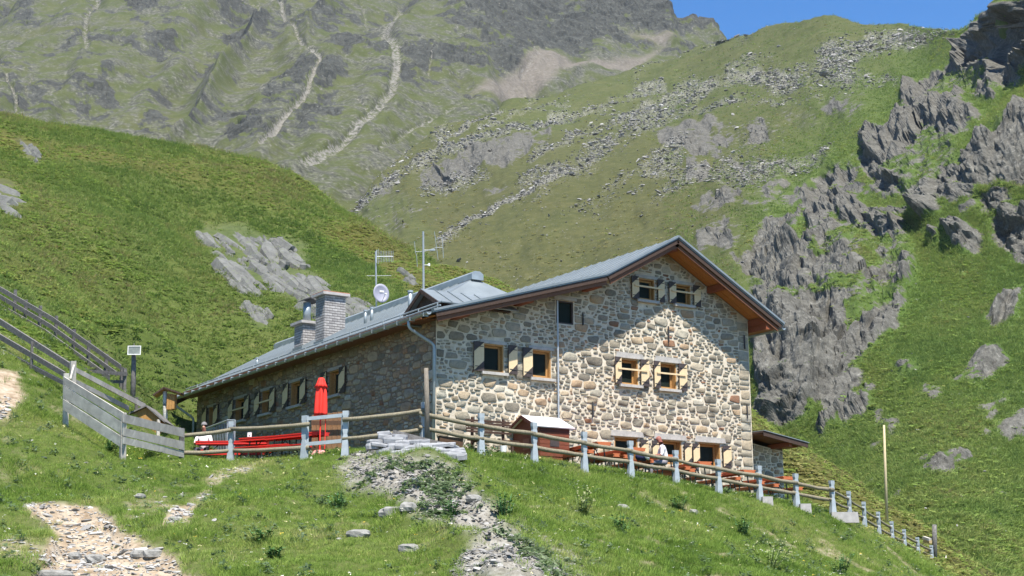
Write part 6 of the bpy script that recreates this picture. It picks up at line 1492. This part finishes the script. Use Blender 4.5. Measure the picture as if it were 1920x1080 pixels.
# turf tufts on the hill
xy, d = polar(150000, 55, 152); keep = ~in_building(xy, .8) & ~((xy[:, 0] > -8) & (xy[:, 0] < 14) & (xy[:, 1] > -6) & (xy[:, 1] < 13)); xy, d = xy[keep], d[keep]
z_ = ground_z(xy); P = np.column_stack([xy, z_]); px, py, dd = proj(P); P3 = np.column_stack([xy, z_ * 0]); mk = masks_g(px, py, dd, P3)
keep = (rng.random(len(P)) > np.clip(mk[3] * .8 + mk[2] * .8 + .15, 0, 1)) & (px > -120) & (px < 2040); P, P3, hm, dd = P[keep], P3[keep], mk[2][keep], dd[keep]; m = len(P)
tint = np.clip(.40 + .4 * fbm(P3 * .12, 4, 451) + .35 * fbm(P3 * .5, 3, 455) + .35 * hm + rng.normal(0, .13, m), 0, 1); s_ = rng.uniform(.8, 1.8, m) * (dd / 90) ** .5
scatter('turf', P, e3(m), np.column_stack([s_ * 1.25, s_ * 1.25, s_ * .8]), tint, [tuft('turf_tuft', 14, .14, .15, .022, M_TURF, s_ + 30, 1.2) for s_ in range(4)])
# scrub on the slopes of the big ridge
S = S_MID; vis = ~S['hid'] & ~S['above'] & (S['px'] < 2000) & (S['px'] > 560)
def pick(w, n):
    w = np.where(vis, w, 0); return rng.choice(len(w), n, p=w / w.sum())
dist = np.linalg.norm(S['V'] - CAM, axis=1)
n3 = fbm(S['V'] / np.clip(dist / 230, .6, 4)[:, None] * .12, 4, 441)
jun = polymask(S['px'], S['py'], [(1780, 960), (1850, 930), (1960, 930), (1960, 1080), (1880, 1060), (1800, 1000)], 25)
i = pick(np.clip(.35 + 1.2 * n3 + jun * .7, .03, 3) * (1 - S['at']['rock']) ** 2 * (.25 + S['at']['lush']), 15000); dd = dist[i]
s_ = rng.uniform(.3, .75, len(i)) * (dd / 200) ** .55 * 1.1
tint = np.clip(np.where(S['at']['lush'][i] > .4, .38, .56) + .2 * n3[i] + .3 * S['at']['heath'][i] * (1 - S['at']['lush'][i]) + rng.normal(0, .13, len(i)) - .1 * jun[i], 0, 1)
scatter('slope_scrub', S['V'][i] + rng.normal(0, .25, (len(i), 3)), e3(len(i)), np.column_stack([s_ * 1.6, s_ * 1.6, s_ * .8]), tint, [clump('scrub_clump', 18, .40, .18, .16, M_SHRUB, q + 9) for q in range(4)])
i = pick((.3 + S['at']['lush']) * np.clip(1 - S['at']['rock'] * 2.2, 0, 1) * (S['px'] > 1250), 60000); dd = dist[i]; m = len(i)
s_ = rng.uniform(1.6, 3.4, m) * (dd / 200) ** .5
tint = np.clip(.40 + .35 * n3[i] + .3 * fbm(S['V'][i] * .05, 3, 461) + rng.normal(0, .12, m), 0, 1)
scatter('slope_turf', S['V'][i] + rng.normal(0, .12, (m, 3)), e3(m), np.column_stack([s_ * 1.25, s_ * 1.25, s_ * .75]), tint, [tuft('slope_tuft', 14, .14, .15, .022, M_TURF, s_ + 40, 1.2) for s_ in range(4)])
# boulders and scree on the ridge
sc = S['at']['scree']; i = np.concatenate([pick(sc ** 1.1, 30000), pick((.15 + (S['px'] < 1500)) * (1 - S['at']['rock']), 3200)]); dd = dist[i]; m = len(i)
s_ = np.exp(rng.normal(-1.1, .55, m)).clip(.2, 2.4) * np.clip(dd / 420, .5, 1.7) * .62
scatter('scree_boulders', S['V'][i] + rng.normal(0, .5, (m, 3)), e3(m, .3), np.column_stack([s_ * rng.uniform(.8, 1.5, m), s_, s_ * rng.uniform(.6, 1, m)]), np.clip(rng.normal(.55, .25, m), 0, 1), [pebble('scree_block', M_SCREE, q + 20) for q in range(5)])

# single leafy plants
M_LEAF = simple('dark_leaf', (0.085, 0.180, 0.053), .6, .3, 9); M_LEAFP = simple('pale_flowering_leaf', (.17, .22, .07), .6, .3, 9); M_BUD = simple('cream_blossom', (.42, .42, .20), .7, .15, 20)
def leafy(px, py, d, w, h, label, mat, buds=0, seed=0):
    g = np.random.default_rng(seed); c = at(px, py, d); c[2] = gz(c[0], c[1])
    T = thing('leafy_plant', c, label, 'plant'); mb = MB(); ms = MB(); mbud = MB()
    for k in range(16):
        a = g.uniform(0, 6.28); r = w / 2 * math.sqrt(g.random()); tip = c + [math.cos(a) * r, math.sin(a) * r, h * g.uniform(.5, 1.05)]; b = c + [math.cos(a) * r * .3, math.sin(a) * r * .3, -.03]
        ms.tube([b, tip], .007, 4)
        for q in range(11):
            f = g.uniform(.15, 1.0); p = b + (tip - b) * f; an = g.uniform(0, 6.28); L = g.uniform(.07, .15); dr = np.array([math.cos(an), math.sin(an), g.uniform(-.3, .5)]); sd = np.array([-math.sin(an), math.cos(an), 0]) * L * .28
            mb.add([p, p + dr * L * .5 + sd, p + dr * L, p + dr * L * .5 - sd], [(0, 1, 2, 3)])
        if buds and k % 1 == 0:
            for q in range(buds): mbud.box(tip + g.normal(0, .03, 3), (.03, .03, .03), t=.5)
    mb.build('foliage', mat, T); ms.build('stem', mat, T)
    if buds: mbud.build('blossom', M_BUD, T)
for i, q in enumerate([(1092, 1000, 35.8, .75, .62, 'bushy plant with cream blossoms in the middle of the grassy slope', M_LEAFP, 2), (1575, 1076, 39.0, .9, .55, 'dark bushy plant near the bottom edge right of the pale shrub', M_LEAF, 0), (1440, 1072, 34.5, 1.5, .62, 'wide pale shrub full of cream blossoms at the bottom right', M_LEAFP, 2),
                       (1393, 990, 40.0, .55, .55, 'dark leafy plant on the slope below the right end of the tables', M_LEAF, 0), (489, 1034, 28.8, .55, .34, 'dark leafy plant on the lawn in the lower left', M_LEAF, 0), (633, 948, 33.0, .5, .42, 'dark green plant on the lawn left of the gravel cone', M_LEAF, 0),
                       (1165, 1032, 33.6, .45, .55, 'upright dark plant right of the blossoming one', M_LEAF, 0), (945, 1060, 30.2, .75, .55, 'clump of tall green leaves at the lower end of the gravel', M_LEAF, 0), (1275, 965, 40.6, .5, .4, 'small dark plant under the fence near the middle posts', M_LEAF, 0),
                       (845, 1040, 30.4, .5, .4, 'green clump between the stones near the bottom of the gravel cone', M_LEAF, 0), (515, 1066, 27.4, .4, .2, 'low dark plant close to the bottom edge on the left lawn', M_LEAF, 0), (352, 1058, 0, 0, 0, '', None, 0), (285, 862, 38.4, .5, .3, 'pale-leaved plant at the foot of the plank fence', M_LEAFP, 0), (208, 856, 37.0, .5, .35, 'dark tuft of leaves below the bend of the plank fence', M_LEAF, 0)]):
    if q[6] is not None: leafy(*q, seed=i)
